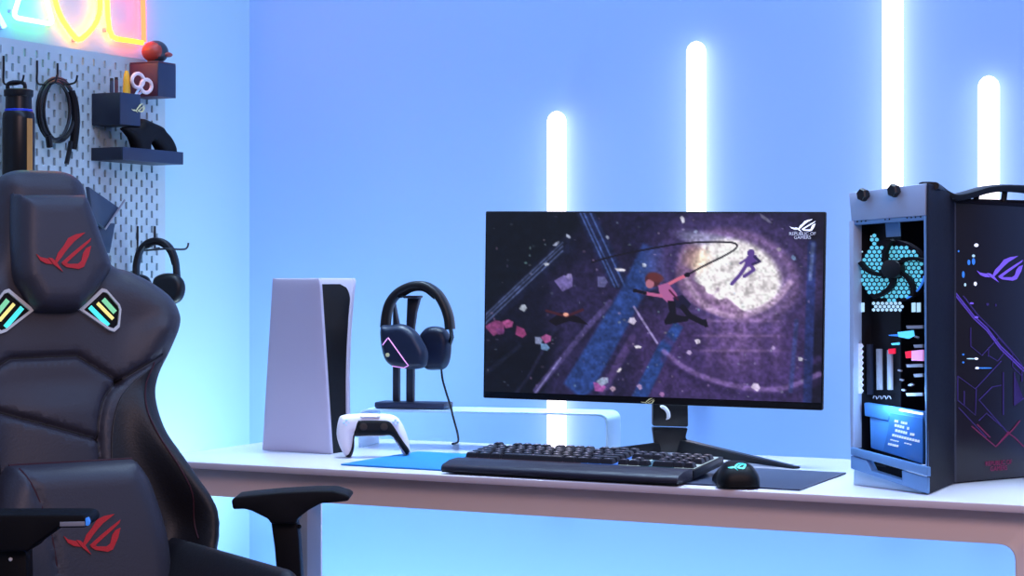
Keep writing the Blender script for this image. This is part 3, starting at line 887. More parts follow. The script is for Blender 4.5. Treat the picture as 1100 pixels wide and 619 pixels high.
# stand
ND = nb.dot(FW)
def st(px, py, dd=0.0): return at(px, py, ND + dd)
g = G()
g.add(prism([st(701, 428), st(739, 429), st(739.5, 459), st(701, 458)], FW * 0.035, 0.004, 2))
g.build('stand_neck', M['black'], mo)
low = [st(700.5, 459.5), st(739, 460.5), st(736.5, 470), st(741, 478), (st(757, 488.5)), st(752, 492), st(722, 493.5), st(700, 489), st(703, 478)]
low = [Vector((p.x, p.y, max(p.z, DESK_Z + 0.0012))) for p in low]
G().add(prism(low, FW * 0.03, 0.004, 2)).build('stand_column', M['maroon'] if False else M['black'], mo)
arcm = [st(709, 436.5, -0.001), st(714, 438.5, -0.001), st(717.5, 443, -0.001), st(718, 448, -0.001), st(715.5, 451, -0.001)]
G().add(tube(catmull(arcm, 6), [0.001, 0.002, 0.003, 0.0036] + [0.004] * 15 + [0.0036, 0.003, 0.002, 0.001, 0.001, 0.001], 8)).build('cable_opening_rim', M['pale_print'], mo)
def leg(p0, p1, w0, w1, h0, h1):
    d = (p1 - p0).normalized(); sd = UPV.cross(d)
    z = UPV * DESK_Z
    a = Vector((p0.x, p0.y, DESK_Z + 0.0008)); b = Vector((p1.x, p1.y, DESK_Z + 0.0008))
    vs = [a - sd * w0, a + sd * w0, b + sd * w1, b - sd * w1]
    vs += [a - sd * w0 * .6 + UPV * h0, a + sd * w0 * .6 + UPV * h0, b + sd * w1 * .7 + UPV * h1, b - sd * w1 * .7 + UPV * h1]
    bm = bmesh.new(); q = [bm.verts.new(v) for v in vs]
    for f in ((3, 2, 1, 0), (4, 5, 6, 7), (0, 1, 5, 4), (1, 2, 6, 5), (2, 3, 7, 6), (3, 0, 4, 7)): bm.faces.new([q[i] for i in f])
    bmesh.ops.recalc_face_normals(bm, faces=bm.faces)
    bmesh.ops.bevel(bm, geom=bm.edges[:], offset=0.0015, segments=2, affect='EDGES')
    return bm_out(bm)
nbz = Vector((nb.x, nb.y, DESK_Z))
tipR = on_z(856, 504, DESK_Z)
G().add(leg(nbz + RT * 0.02 + FW * 0.015, tipR, 0.018, 0.010, 0.026, 0.004)).build('stand_leg', M['black'], mo)
tipL = LD(0.04, 3.80, 0)
G().add(leg(nbz + RT * -0.01 + FW * 0.015, tipL, 0.018, 0.010, 0.022, 0.004)).build('stand_leg', M['black'], mo)
G().add(leg(nbz + FW * 0.01, nbz + FW * 0.03 + RT * 0.04 + FW * 0.02, 0.018, 0.012, 0.02, 0.004)).build('stand_leg', M['black'], mo)

# ------------------------------------------------------------------ desktop computer (stands diagonally at the right end of the desk)
pA = at(995, 531.5, 3.212); pA.z = 0
pB = at(913, 500, 3.36); pB.z = 0
pC = at(1026, 520, 3.38); pC.z = 0
fd = (pB - pA).normalized()                      # along the fan end, away from the near corner
gd = (todir(0.72, 0.69))                         # along the glass side
gd = Vector((-fd.y, fd.x, 0)); gd = gd if gd.dot(RT) > 0 else -gd
fN = -gd                                         # outward from the fan end
sN = -fd                                         # outward from the glass side
FWd = (pB - pA).length
pc = thing('desktop_computer', 'computer tower with blue fan end and dark glass side, right end of the desk', 'computer', pA + UPV * DESK_Z)
def pf(px, py, off=0.0):                         # pixel on the fan end plane (off = outward)
    return on_plane(px, py, pA + fN * off, fN)
pG = pC - sN * 0.0
pG = pA + gd * 0.075 - sN * 0.02                 # glass plane a little behind the corner post
# let the glass plane pass through the traced corner
pG = pC
def pgx(px, py, off=0.0):
    return on_plane(px, py, pG + sN * off, sN)
def quad(pts, fn, off, depth, bev=0.001, nrm=None):
    return prism([fn(x, y, off) for x, y in pts], (nrm or fN) * -depth, bev, 2)
# case core (inner dark box): floor, roof, far wall, rear
L = 0.40
zt = pf(950, 215).z; 
zlow = DESK_Z + 0.036
def P(a, b, z): return pA + fd * a + gd * b + UPV * z    # a along fan end, b into the case
tB = 0.06
glass_b0 = (pC - pA).dot(gd); glass_a = (pC - pA).dot(fd)
zgt = on_plane(1026, 216, pG, sN).z
zgb = on_plane(1026, 520, pG, sN).z
ztop_c = pf(995, 197).z
A0 = max(glass_a, 0.0) + 0.012
g = G()
# rear wall, far side wall, roof, floor (a shell: the fan end stays open)
g.add(prism([P(A0, L, zlow), P(FWd, L, zlow), P(FWd, L, ztop_c - 0.03), P(A0, L, ztop_c - 0.03)], gd * -0.006))
g.add(prism([P(FWd - 0.004, 0.012, zlow), P(FWd - 0.004, L, zlow), P(FWd - 0.004, L, ztop_c - 0.03), P(FWd - 0.004, 0.012, ztop_c - 0.03)], fd * 0.004))
g.add(prism([P(A0, 0.012, ztop_c - 0.03), P(FWd, 0.012, ztop_c - 0.03), P(FWd, L, ztop_c - 0.03), P(A0, L, ztop_c - 0.03)], UPV * 0.004))
g.add(prism([P(A0, 0.012, zlow), P(FWd, 0.012, zlow), P(FWd, L, zlow), P(A0, L, zlow)], UPV * 0.004))
g.add(prism([P(A0, 0.046, zlow), P(FWd, 0.046, zlow), P(FWd, 0.046, ztop_c - 0.03), P(A0, 0.046, ztop_c - 0.03)], gd * 0.003))
g.build('inner_case', M['pc_inside'], pc)
# fan-end frame
G().add(quad([(911.5, 207.5), (994, 197), (993.5, 231.5), (914.5, 237.5)], pf, 0.0, 0.006, 0.0015)).build('top_plate', M['steel'], pc)
G().add(quad([(914.5, 237.5), (993.5, 231.5), (993.5, 236.5), (914.5, 242)], pf, -0.002, 0.012, 0.0008)).build('hole_strip', M['steel_blue'], pc)
g = G()
for x in (921, 925.5, 930, 951, 955.5, 974.5, 979, 983.5, 989):
    y = 239.3 - (x - 914) * 0.076
    c = pf(x, y - 0.6, -0.0015)
    g.add(lathe(c, [(0.0014, 0), (0.0014, 0.0006)], 10, fN))
g.build('hole_row', M['black_matte'], pc)
for cx_, cy_ in ((932, 209.5), (965, 205)):
    c = pf(cx_, cy_, 0.0005)
    G().add(lathe(c, [(0.0062, 0), (0.0062, 0.004), (0.0105, 0.005), (0.0115, 0.008), (0.0115, 0.014), (0.0095, 0.017), (0.0, 0.0165)], 6, fN)).build('thumb_screw', M['black'], pc, angle=20)
G().add(quad([(912, 237.5), (916.8, 237), (916.8, 482), (913.2, 481)], pf, 0.0, 0.02, 0.0015)).build('edge_column', M['steel'], pc)
G().add(quad([(992.2, 232), (994, 231.5), (995.8, 502), (994, 500)], pf, 0.0, 0.004, 0.0006)).build('near_column', M['steel_blue'], pc)
# lower tray with a handle slot
tray = [(913.5, 480.5), (996, 502), (996.5, 531), (914, 503.5)]
def on_tray(x, t): return (x, (480.5 + (x - 913.5) * 0.2606) * (1 - t) + (503.5 + (x - 914) * 0.331) * t)
g = G()
xs = [913.5, 931, 968.5, 996.3]
g.add(quad([on_tray(913.5, 0), on_tray(996.3, 0), on_tray(996.3, 0.36), on_tray(913.5, 0.36)], pf, 0.004, 0.008, 0.0012))
g.add(quad([on_tray(913.5, 0.40), on_tray(930.5, 0.40), on_tray(936, 0.78), on_tray(936, 1.0), on_tray(914, 1.0)], pf, 0.0025, 0.03, 0.0012))
g.add(quad([on_tray(968.5, 0.40), on_tray(996.3, 0.40), on_tray(996.3, 1.0), on_tray(967, 1.0), on_tray(969, 0.78)], pf, 0.0025, 0.006, 0.0012))
g.add(quad([on_tray(934, 0.80), on_tray(970, 0.80), on_tray(970, 1.0), on_tray(934, 1.0)], pf, 0.0025, 0.03, 0.0012))
g.build('lower_tray', M['steel_blue'], pc)
G().add(quad([on_tray(928, 0.38), on_tray(972, 0.38), on_tray(972, 0.85), on_tray(928, 0.85)], pf, -0.012, 0.004, 0)).build('handle_recess', M['black_matte'], pc)
for a_, b_ in ((A0 + 0.02, 0.06), (FWd - 0.045, 0.06), (A0 + 0.02, L - 0.03), (FWd - 0.025, L - 0.03)):
    zf = zlow if b_ > 0.1 else pf(996.3 if a_ < 0.05 else 914, 532 if a_ < 0.05 else 503.5).z + 0.002
    c = P(a_, b_, 0)
    if zf - DESK_Z < 0.008: zf = DESK_Z + 0.012
    G().add(box((c.x, c.y, (DESK_Z + 0.0006 + zf) / 2), (0.022, 0.022, zf - DESK_Z - 0.0006), (fd, gd, UPV), 0.002)).build('foot', M['steel_blue'], pc)
plz = [pf(917, 503, -0.008), pf(990, 526, -0.008)]
G().add(prism([Vector((plz[0].x, plz[0].y, DESK_Z + 0.0006)), Vector((plz[1].x, plz[1].y, DESK_Z + 0.0006)), Vector((plz[1].x, plz[1].y, max(plz[1].z, DESK_Z + 0.004))), plz[0]], gd * 0.008, 0.0008)).build('tray_reflection_strip', M['riser'], pc)  # pale strip added in place of the desk's reflection under the tray
# fan with a back-lit honeycomb behind curved arms
fc = (957.5, 291.5)
def fan_uv(px, py, off): 
    return pf(px, py, off)
OF = -0.018
g = G(); rx, ry = 35.5, 33.0
hexs = 5.3
row = 0
y = fc[1] - ry - 14
cells = []
while y < fc[1] + ry + 2:
    x = fc[0] - rx - 4 + (hexs * 0.5 if row % 2 else 0)
    while x < fc[0] + rx + 4:
        dx, dy = (x - fc[0]) / rx, (y - fc[1]) / ry
        r = math.hypot(dx, dy)
        keep = 0.32 < r < 0.97
        if r >= 0.97 and 934 < x < 945 and y < fc[1]: keep = y > fc[1] - ry - 6
        if y < fc[1] - 26 and 944 < x < 975 and r > 0.72: keep = False
        if keep: cells.append((x, y))
        x += hexs
    y += hexs * 0.82; row += 1
for x, y in cells:
    Q = [pf(x + hexs * 0.44 * math.sin(math.pi / 3 * k), y + hexs * 0.42 * math.cos(math.pi / 3 * k) + 0.0, OF) for k in range(6)]
    b = len(g.v); g.v.extend(Q); g.f.append(tuple(b + k for k in range(6))); g.mi.append(0)
fanb = G()
fanc = pf(fc[0], fc[1], OF - 0.001)
Q = [pf(fc[0] + rx * 1.02 * math.cos(a), fc[1] + ry * 1.02 * math.sin(a), OF - 0.001) for a in np.linspace(0, 2 * math.pi, 48, endpoint=False)]
fanb.add(prism(Q, fN * -0.012))
fan = fanb.build('fan', M['pc_black'], pc)
g.build('lit_mesh', M['teal_glow'], fan, smooth=False)
blades = G()
for k in range(5):
    a0 = math.radians(-62 + 72 * k)
    pts = []
    for i in range(9):
        t = i / 8
        rr_ = 0.22 + 0.80 * t
        a = a0 + 0.75 * t
        pts.append((fc[0] + rx * rr_ * math.cos(a), fc[1] + ry * rr_ * math.sin(a)))
    poly = thick_line(pts, 3.8)
    blades.add(prism([pf(x, y, OF + 0.010) for x, y in poly], fN * -0.008))
blades.build('curved_arms', M['black_matte'], fan)
G().add(prism([pf(956.5 + 10.5 * math.cos(a), 289 + 10 * math.sin(a), OF + 0.014) for a in np.linspace(0, 2 * math.pi, 28, endpoint=False)], fN * -0.013, 0.001)).build('hub', M['black'], fan)
# lit corner and ring
g = G()
g.add(prism([pf(x, y, OF + 0.004) for x, y in thick_line([(fc[0] + rx * 0.99 * math.cos(a), fc[1] + ry * 0.99 * math.sin(a)) for a in np.linspace(0.15, 1.1, 12)], 1.2)], fN * -0.003))
g.build('lit_ring', M['blue_led'], fan)
g = G()
g.add(quad([(951, 240), (965, 239), (966, 254), (952, 255)], pf, -0.025, 0.004, 0))
g.build('lit_block', M['steel_blue'], pc)
g = G()
for i in range(7):
    for j in range(3):
        x = 938.5 + i * 4.7 + (2.3 if j % 2 else 0); y = 326 + j * 3.5
        if x > 969: continue
        Q = [pf(x + 2.0 * math.sin(math.pi / 3 * k), y + 1.9 * math.cos(math.pi / 3 * k), -0.018) for k in range(6)]
        b = len(g.v); g.v.extend(Q); g.f.append(tuple(range(b, b + 6))); g.mi.append(0)
g.build('lit_grille', M['blue_white_glow'], pc, smooth=False)
for x in (920.5, 926, 981, 986.5):
    G().add(quad([(x - 1.8, 325.5), (x + 1.8, 325.2), (x + 1.8, 335.2), (x - 1.8, 335.5)], pf, -0.018, 0.002, 0)).build('lit_slot', M['blue_white_glow'], pc)
for x, y in ((936, 254), (921, 269), (926.5, 270.5), (981, 270)):
    G().add(lathe(pf(x, y, -0.018), [(0.0014, 0), (0.0014, 0.001)], 8, fN)).build('small_light', M['blue_white_glow'], pc)
# white toothed vent column and grey bars
zig = []
for i in range(19):
    y = 369 + i * 3.0
    zig.append((925.5 + (1.0 if i % 2 else -1.0), y))
left = [(919.5 + (1.0 if i % 2 else -1.0), 424 - i * 3.0) for i in range(19)]
G().add(quad(zig + left, pf, -0.012, 0.003, 0)).build('toothed_vent', M['pale_print'], pc)
G().add(quad([(941, 375), (945.4, 375), (945.8, 419), (941.4, 419)], pf, -0.02, 0.006, 0.0006)).build('card_bar', M['grey_print'], pc)
G().add(quad([(952.5, 376), (956.6, 376), (957, 419), (953, 419)], pf, -0.02, 0.006, 0.0006)).build('card_bar', M['grey_print'], pc)
G().add(quad([(930.5, 370), (935.5, 370), (935.8, 424), (931, 424)], pf, -0.022, 0.006, 0.0006)).build('card_bar', M['navy_dark'], pc)
for i in range(4):
    x = 940 + i * 5
    G().add(tube([pf(x - 2, 428, -0.02), pf(x - 1, 425.5, -0.02), pf(x + 1, 426, -0.02), pf(x + 2, 429, -0.02)], 0.0009, 6)).build('connector', M['grey_print'], pc)
def bit(name, pts, m, off=-0.016): G().add(quad(pts, pf, off, 0.004, 0.0004)).build(name, M[m], pc)
bit('memory_light', [(964, 357), (980, 355), (981, 361), (975, 364), (965, 362)], 'cyan_led')
bit('memory_light', [(954, 360), (964, 359), (964, 361.5), (955, 361)], 'blue_led')
bit('memory_light', [(957, 369), (965, 368), (965, 370.5), (958, 371)], 'cyan_led')
bit('red_light', [(954, 375), (960.5, 374.5), (960.5, 380), (954.5, 380.5)], 'red_led')
bit('red_light', [(972, 378), (978, 377), (979, 384.5), (973, 385)], 'red_led')
bit('card_light', [(979, 377), (991, 376), (991, 388), (979, 387.5)], 'pink_led')
for y in (351.5, 372, 393, 403.5, 424):
    x0 = 973 if y in (351.5, 393, 424) else 981
    bit('slot_bar', [(x0, y - 1.6), (991, y - 2), (991, y + 1.6), (x0 + 1, y + 1.9)], 'grey_print')
for x, y in ((968, 408), (977, 414), (970, 419), (984, 362), (979, 413), (966, 398)):
    bit('metal_tab', [(x - 1.5, y - 1.2), (x + 2, y), (x + 1.5, y + 1.6), (x - 2, y + 0.5)], 'grey_print')
# power box with blue light in its colour
G().add(quad([(934, 440), (990, 451.7), (990, 498.2), (935, 481.5)], pf, -0.012, 0.010, 0.002)).add(quad([(928, 432.5), (991.5, 442.5), (991.5, 454), (955, 447.5), (954, 452), (928.5, 447)], pf, -0.008, 0.012, 0.002)).build('power_box', M['psu_blue'], pc)
G().add(quad([(955.5, 443.5), (991, 449.5), (991, 499), (948.5, 484.5), (954, 460)], pf, -0.0065, 0.004, 0.001)).build('power_box_panel', M['psu_blue_dark'], pc)
G().add(quad([(966, 439.5), (991, 443.8), (991, 446), (966, 441.6)], pf, -0.006, 0.002, 0)).build('power_box_edge_light', M['white_led'], pc)
pl_ = bpy.data.lights.new('case_light', 'POINT'); pl_.energy = 0.5; pl_.color = lin((150, 200, 255)); pl_.shadow_soft_size = 0.01
plo = bpy.data.objects.new('case_light', pl_); COL.objects.link(plo); plo.parent = pc
plo.location = WORLD[pc.name].inverted() @ pf(948, 428, 0.02)
# small print on the power box (unreadable rows of short strokes)
g = G()
rs = random.Random(3)
rows_ = [(961, 452.2, 15, 2.6), (961, 457, 17, 2.8), (959.5, 462, 24, 2.8), (958.5, 467.5, 31, 2.6), (956.5, 472.5, 27, 1.3), (954, 477, 10, 2.2)]
for x0, y0, w_, h_ in rows_:
    x = x0
    while x < x0 + w_ - 1:
        ww = rs.uniform(1.2, 2.6)
        yy = y0 + (x - x0) * 0.24
        if rs.random() > 0.12:
            g.add(quad([(x, yy - h_ / 2), (x + ww, yy - h_ / 2 + 0.3), (x + ww - 0.3, yy + h_ / 2 + 0.3), (x - 0.3, yy + h_ / 2)], pf, -0.0058, 0.0006, 0))
        x += ww + 0.55
g.build('small_print', M['pale_print'], pc)
# ---- corner post (dark) between fan end and glass
post = [on_plane(994, 197, pA, fN), on_plane(996.5, 531.5, pA, fN)]
zpt, zpb = post[0].z, DESK_Z + 0.0008
q0 = Vector((post[1].x, post[1].y, 0)); q1 = Vector((pC.x, pC.y, 0))
zc_t = at(1020, 208.5, q1.dot(FW)).z; zc_b = at(1026, 518.5, q1.dot(FW)).z
pts = [q0 + UPV * zpb, q1 + UPV * zc_b, q1 + UPV * zgt, lerp(q0, q1, 0.8) + UPV * zc_t, lerp(q0, q1, 0.45) + UPV * (zc_t + (zpt - zc_t) * 0.55), lerp(q0, q1, 0.12) + UPV * zpt, q0 + UPV * zpt]
G().add(prism(pts, fd * 0.003 + gd * 0.001, 0.0015)).build('corner_post', M['pc_black'], pc)
# ---- glass side
M['purple_bright'] = mat('purple_lit_line', (80, 58, 160), 0.4, emit=(96, 70, 180), estr=0.4)
GL = L - 0.02
def gq(pts, off=0.0, depth=0.004, bev=0.0): return prism([pgx(x, y, off) for x, y in pts], sN * -depth, bev)
t1 = pgx(1026, 218); b1 = pgx(1026, 518.5)
t2 = t1 + gd * (GL - glass_b0); b2 = b1 + gd * (GL - glass_b0)
b2 = Vector((b2.x, b2.y, b1.z)); t2 = Vector((t2.x, t2.y, t1.z + 0.0))
G().add(prism([t1, t2, b2, b1], sN * -0.004, 0.0008)).build('glass_panel', mat('dark_tinted_glass', (27, 18, 30), 0.3, spec=0.6), pc)
G().add(gq([(1024.5, 216), (1027, 216), (1027.5, 518.5), (1025, 518.5)], 0.002, 0.006)).build('glass_edge_trim', M['leather_navy'], pc)
emblem(lambda x, y, n: pgx(1049 + x * 50, 275 + y * 40, n), 0.001, 0.0008).build('glass_emblem', M['purple_led'], pc)
lines_p = [
    [(1027, 315), (1046, 339), (1060, 352), (1075, 372), (1100, 396)], [(1035, 318), (1050, 338), (1067, 355), (1087, 378)],
    [(1043, 352), (1043, 372), (1055, 382), (1073, 363)], [(1073, 363), (1088, 380), (1088, 394), (1098, 404)], [(1062, 374), (1062, 382), (1072, 388), (1080, 378)],
    [(1029, 404), (1048, 418), (1076, 388)], [(1029, 404), (1029, 430), (1048, 446), (1049, 418)], [(1052, 430), (1066, 416), (1076, 414)], [(1078, 400), (1078, 446)], [(1052, 430), (1082, 464)],
    [(1090, 400), (1090, 436), (1100, 428)], [(1084, 374), (1098, 392), (1098, 410)], [(1030, 438), (1060, 470)], [(1052, 452), (1060, 444), (1076, 458)], [(1036, 420), (1036, 436)],
]
for i, l in enumerate(lines_p):
    for off_ in ((0, 3) if i == 0 else (0,)):
        G().add(prism([pgx(x, y + off_, 0.0012) for x, y in thick_line(l, 1.3 if i < 2 else 0.9)], sN * -0.001)).build('engraved_line', M['purple_bright'] if i < 1 else M['purple_line'], pc)
for l in ([(1044, 458), (1070, 480), (1084, 464)], [(1050, 456), (1064, 470)], [(1082, 464), (1090, 470), (1100, 480)], [(1070, 480), (1088, 462), (1096, 452)]):
    G().add(prism([pgx(x, y, 0.0012) for x, y in thick_line(l, 1.0)], sN * -0.001)).build('engraved_line', M['magenta_line'], pc)
def glight(x, y, rx_, ry_, m):
    G().add(prism([pgx(x + 0.72 * rx_ * math.cos(a), y + 0.72 * ry_ * math.sin(a), 0.0014) for a in np.linspace(0, 2 * math.pi, 12, endpoint=False)], sN * -0.001)).build('light_spot', M[m], pc)
for s in ((1049, 263.5, 3, 2.6, 'white_led'), (1046, 275, 2, 2, 'blue_white_glow'), (1046, 281, 2.2, 5, 'blue_led'), (1041, 282, 2, 4, 'blue_led'), (1035, 295, 1.8, 5, 'blue_led'), (1048, 305, 2, 3, 'white_led'), (1037, 306, 1.3, 2.5, 'blue_white_glow'), (1061, 327, 2, 2, 'purple_line'), (1070, 328, 1.2, 2, 'purple_line'), (1030, 270, 1, 1.5, 'blue_led'), (1044, 326, 3, 1.4, 'purple_led'), (1049, 341, 3, 1.6, 'purple_led'), (1043, 385.5, 6, 0.8, 'blue_white_glow'), (1049, 385.5, 2.6, 1.7, 'white_led'), (1050, 395.5, 2.8, 1.7, 'white_led'), (1058, 395.5, 11, 1.0, 'blue_led'), (1035, 381, 1.4, 1.4, 'blue_led'), (1035, 389.5, 1.4, 1.4, 'blue_led')):
    glight(*s)
tu = gd; 
G().add(text_mesh('REPUBLIC OF', 0.0115, pgx(1073, 497.5, 0.0012), tu, UPV)).add(text_mesh('GAMERS', 0.0115, pgx(1073, 503.5, 0.0012), tu, UPV)).build('glass_lettering', M['magenta_line'], pc)
# skirt under the glass
sk = [pgx(1026, 520.5), t2 * 0]
s0 = Vector((pC.x, pC.y, 0)); s1 = s0 + gd * (GL - glass_b0)
G().add(prism([s0 + UPV * (b1.z - 0.001), s1 + UPV * (b1.z - 0.001), s1 - UPV * -(DESK_Z + 0.004), s0 + UPV * (DESK_Z + 0.004)], sN * -0.02, 0.002) if b1.z - DESK_Z > 0.008 else box(lerp(s0, s1, 0.5) + UPV * (DESK_Z + 0.006) - sN * 0.012, ((s1 - s0).length, 0.02, 0.010), (gd, sN, UPV))).build('side_skirt', M['pc_black'], pc)
# ---- roof and arched carrying handle with openings
zr = ztop_c - 0.026
G().add(prism([s0 - sN * 0.002 + UPV * (zgt - 0.001), s1 - sN * 0.002 + UPV * (zgt - 0.001), s1 + fd * (FWd - 0.02) + UPV * (zgt - 0.001), P(FWd - 0.004, 0.02, zgt - 0.001)], UPV * 0.006, 0.001)).build('roof_panel', M['pc_black'], pc)
hd = [(996, 201), (1006, 205), (1018, 211.5), (1028, 212), (1042, 208.5), (1056, 204.5), (1070, 202.5), (1085, 202.5), (1101, 203.5), (1125, 207), (1140, 214)]
hp3 = [pgx(x, y, 0.004) for x, y in hd]
hp3[0] = lerp(post[0], hp3[1], 0.3)
G().add(tube(catmull(hp3, 6), 0.0066, 12, rw=0.017, wdir=fd)).build('carrying_handle', M['black'], pc)
for x in (1030, 1048, 1078, 1104):
    yt = 210 if x < 1035 else (204.5 if x < 1060 else 201)
    b = pgx(x, 216.5, -0.004); t_ = pgx(x + 2, yt, -0.002)
    G().add(tube([b, lerp(b, t_, 0.5), t_], 0.0052, 10)).build('handle_post', M['black'], pc)
G().add(gq([(1026, 213.5), (1112, 219), (1112, 222), (1026, 217.5)], 0.003, 0.03, 0.001)).build('top_rail', M['pc_black'], pc)

# ------------------------------------------------------------------ gaming chair
PHI = math.radians(33)
cXd = todir(math.cos(PHI), math.sin(PHI)); cYd = todir(-math.sin(PHI), math.cos(PHI))
CH = at(45, 270, 3.55); chz = CH.z; CH0 = Vector((CH.x, CH.y, 0))
chair = thing('gaming_chair', 'black leather gaming chair with red emblems on headrest and cushion, in front of the desk', 'chair', CH0, TH + PHI)
rec = math.radians(11)
V3 = (cYd * math.sin(rec) + UPV * math.cos(rec)); N3 = -(cYd * math.cos(rec)) + UPV * math.sin(rec)
def cmap(u, v, n): return CH + cXd * u + V3 * v + N3 * n
def cuv(px, py, n=0.0):
    p = on_plane(px, py, CH + N3 * n, N3) - CH
    return (p.dot(cXd), p.dot(V3))
# backrest: right half traced, mirrored
n_out = 0.02
half = [(46, 181.5), (66, 182.5), (80, 187.5), (91, 199), (97, 222), (107, 262), (122, 284), (140, 290), (163, 301.5), (184, 318), (193.5, 336), (193.5, 352), (184, 377), (172.5, 402), (168, 428), (175, 460), (189, 485), (204, 511), (218.5, 535), (226, 560), (225, 590), (217, 640), (205, 730)]
H2 = [cuv(x, y, n_out) for x, y in half]
H2[0] = (0.0, H2[0][1])
bott = H2[-1][1]
right = [(p.x, p.y) for p in catmull([Vector((a, b, 0)) for a, b in H2], 4)]
out = right + [(-u, v) for u, v in reversed(right[1:])]
seams = []
def seam(pxs, n=0.05, mirror=True, sm=4):
    Q = [cuv(x, y, n) for x, y in pxs]
    Q = [(p.x, p.y) for p in catmull([Vector((a, b, 0)) for a, b in Q], sm)] if sm else Q
    seams.append((np.array(Q), 0.012, 0.0055))
    if mirror: seams.append((np.array([(-u, v) for u, v in Q]), 0.012, 0.0055))
SE = [
    [(-30, 411), (12.5, 384.5), (84.5, 381.5), (129, 409)], [(129, 409), (178, 379)], [(129, 409), (114, 426), (107, 448), (105.5, 468), (107, 492), (112, 540)], [(-20, 437.5), (104, 472)],
    [(-30, 411), (-78, 388)],
]
for i_, s in enumerate(SE): seam(s, mirror=False, sm=5 if i_ == 2 else 0)
ex = []
for q, dp, wd in seams:
    for i in range(len(q) - 1):
        L_ = np.linalg.norm(q[i + 1] - q[i]); k = max(1, int(L_ / 0.006))
        dirn = (q[i + 1] - q[i]) / max(L_, 1e-9); nn = np.array([-dirn[1], dirn[0]])
        for j in range(k):
            p = q[i] + (q[i + 1] - q[i]) * j / k
            for o in (-0.009, -0.004, 0, 0.004, 0.009): ex.append(p + nn * o)
vmid = cuv(130, 409, 0.05)[1]; vlow = cuv(200, 560, 0.05)[1]
def back_h(U, V, D):
    x = np.clip(1 - D / 0.045, 0, 1)
    h = 0.05 * np.sqrt(np.maximum(1 - x * x, 0))
    t = np.clip((vmid + 0.03 - V) / (vmid + 0.03 - vlow), 0, 1); t = t * t * (3 - 2 * t)
    h += 0.075 * t * np.exp(-((D - 0.035) / 0.032) ** 2) * np.clip((V - bott - 0.02) / 0.06, 0, 1)               # side bolsters rise towards the seat
    t2 = np.clip((0.10 - np.abs(V - vmid - 0.09)) / 0.1, 0, 1)
    h += 0.02 * t2 * np.exp(-((D - 0.04) / 0.035) ** 2)                # shoulder wings
    h += 0.012 * np.exp(-(U / 0.12) ** 2) * np.clip((vmid - V) / 0.05, 0, 1)
    P_ = np.stack([U, V], 1)
    for q, dp, wd in seams:
        d = seg_dist(P_, q[:-1], q[1:])
        h -= dp * np.exp(-(d / wd) ** 2)
    return h
def back_b(U, V, D):
    return -0.012 - 0.035 * np.sqrt(np.clip(1 - np.clip(1 - D / 0.05, 0, 1) ** 2, 0, 1))
vf = pad(out, back_h, cmap, 0.012, rr=0.04, rings=(0.04, 0.12, 0.25, 0.45, 0.7, 1.0), extra=ex, backf=back_b)
back = G().add(vf).build('backrest', M['leather'], chair, angle=150)
_O = np.array(out); _A, _B = _O, np.roll(_O, -1, 0)
def bh(u, v): return float(back_h(np.array([u]), np.array([v]), seg_dist(np.array([[u, v]]), _A, _B))[0])
def ribbon(uvs, w, hfn, mapf, lift=0.0015):
    """thin piping lying on a surface"""
    P_ = [np.array(p) for p in uvs]
    Q = []
    for i in range(len(P_) - 1):
        k = max(1, int(np.linalg.norm(P_[i + 1] - P_[i]) / 0.01))
        for j in range(k): Q.append(P_[i] + (P_[i + 1] - P_[i]) * j / k)
    Q.append(P_[-1])
    return tube([mapf(u, v, hfn(u, v) + lift) for u, v in Q], w, 6)
for q, dp, wd in seams:
    G().add(ribbon([tuple(p) for p in q], 0.0022, bh, cmap, 0.0)).build('seam', M['seam_black'], back)
# red thread along the inside of the wings
th_px = [(170, 388), (160, 412), (158, 440), (168, 472), (185, 505), (200, 540), (206, 580)]
Q = [cuv(x, y, 0.07) for x, y in th_px]
Q = [(p.x, p.y) for p in catmull([Vector((a, b, 0)) for a, b in Q], 5)]
for sgn_ in (1, -1):
    G().add(ribbon([(u * sgn_, v) for u, v in Q], 0.0016, bh, cmap, 0.003)).build('wing_stitching', M['seam'], back)
# dark inner panel of each wing
wl = [cuv(x, y, 0.06) for x, y in [(179, 384), (152, 403), (132, 424), (123, 447), (120, 470), (120, 500), (124, 560), (128, 640)]]
wr_ = [(u - 0.008, v) for u, v in right if cuv(176, 384, 0.03)[1] > v > cuv(128, 640, 0.06)[1]]
WPn = [(p.x, p.y) for p in catmull([Vector((a, b, 0)) for a, b in wl], 4)] + wr_[::-1]
def bhv(U, V): return back_h(U, V, seg_dist(np.stack([U, V], 1), _A, _B))
for sg in (1, -1):
    Qw = [(u * sg - (0.04 if sg < 0 and i_ < len(WPn) - len(wr_) else 0), v) for i_, (u, v) in enumerate(WPn)]
    G().add(pad(Qw, lambda U, V, D: bhv(U, V) + 0.0022, cmap, 0.011, rr=0.008, rings=(0.3, 1.0), backf=lambda U, V, D: bhv(U, V) - 0.004)).build('wing_panel', M['leather_dark'], back, angle=150)
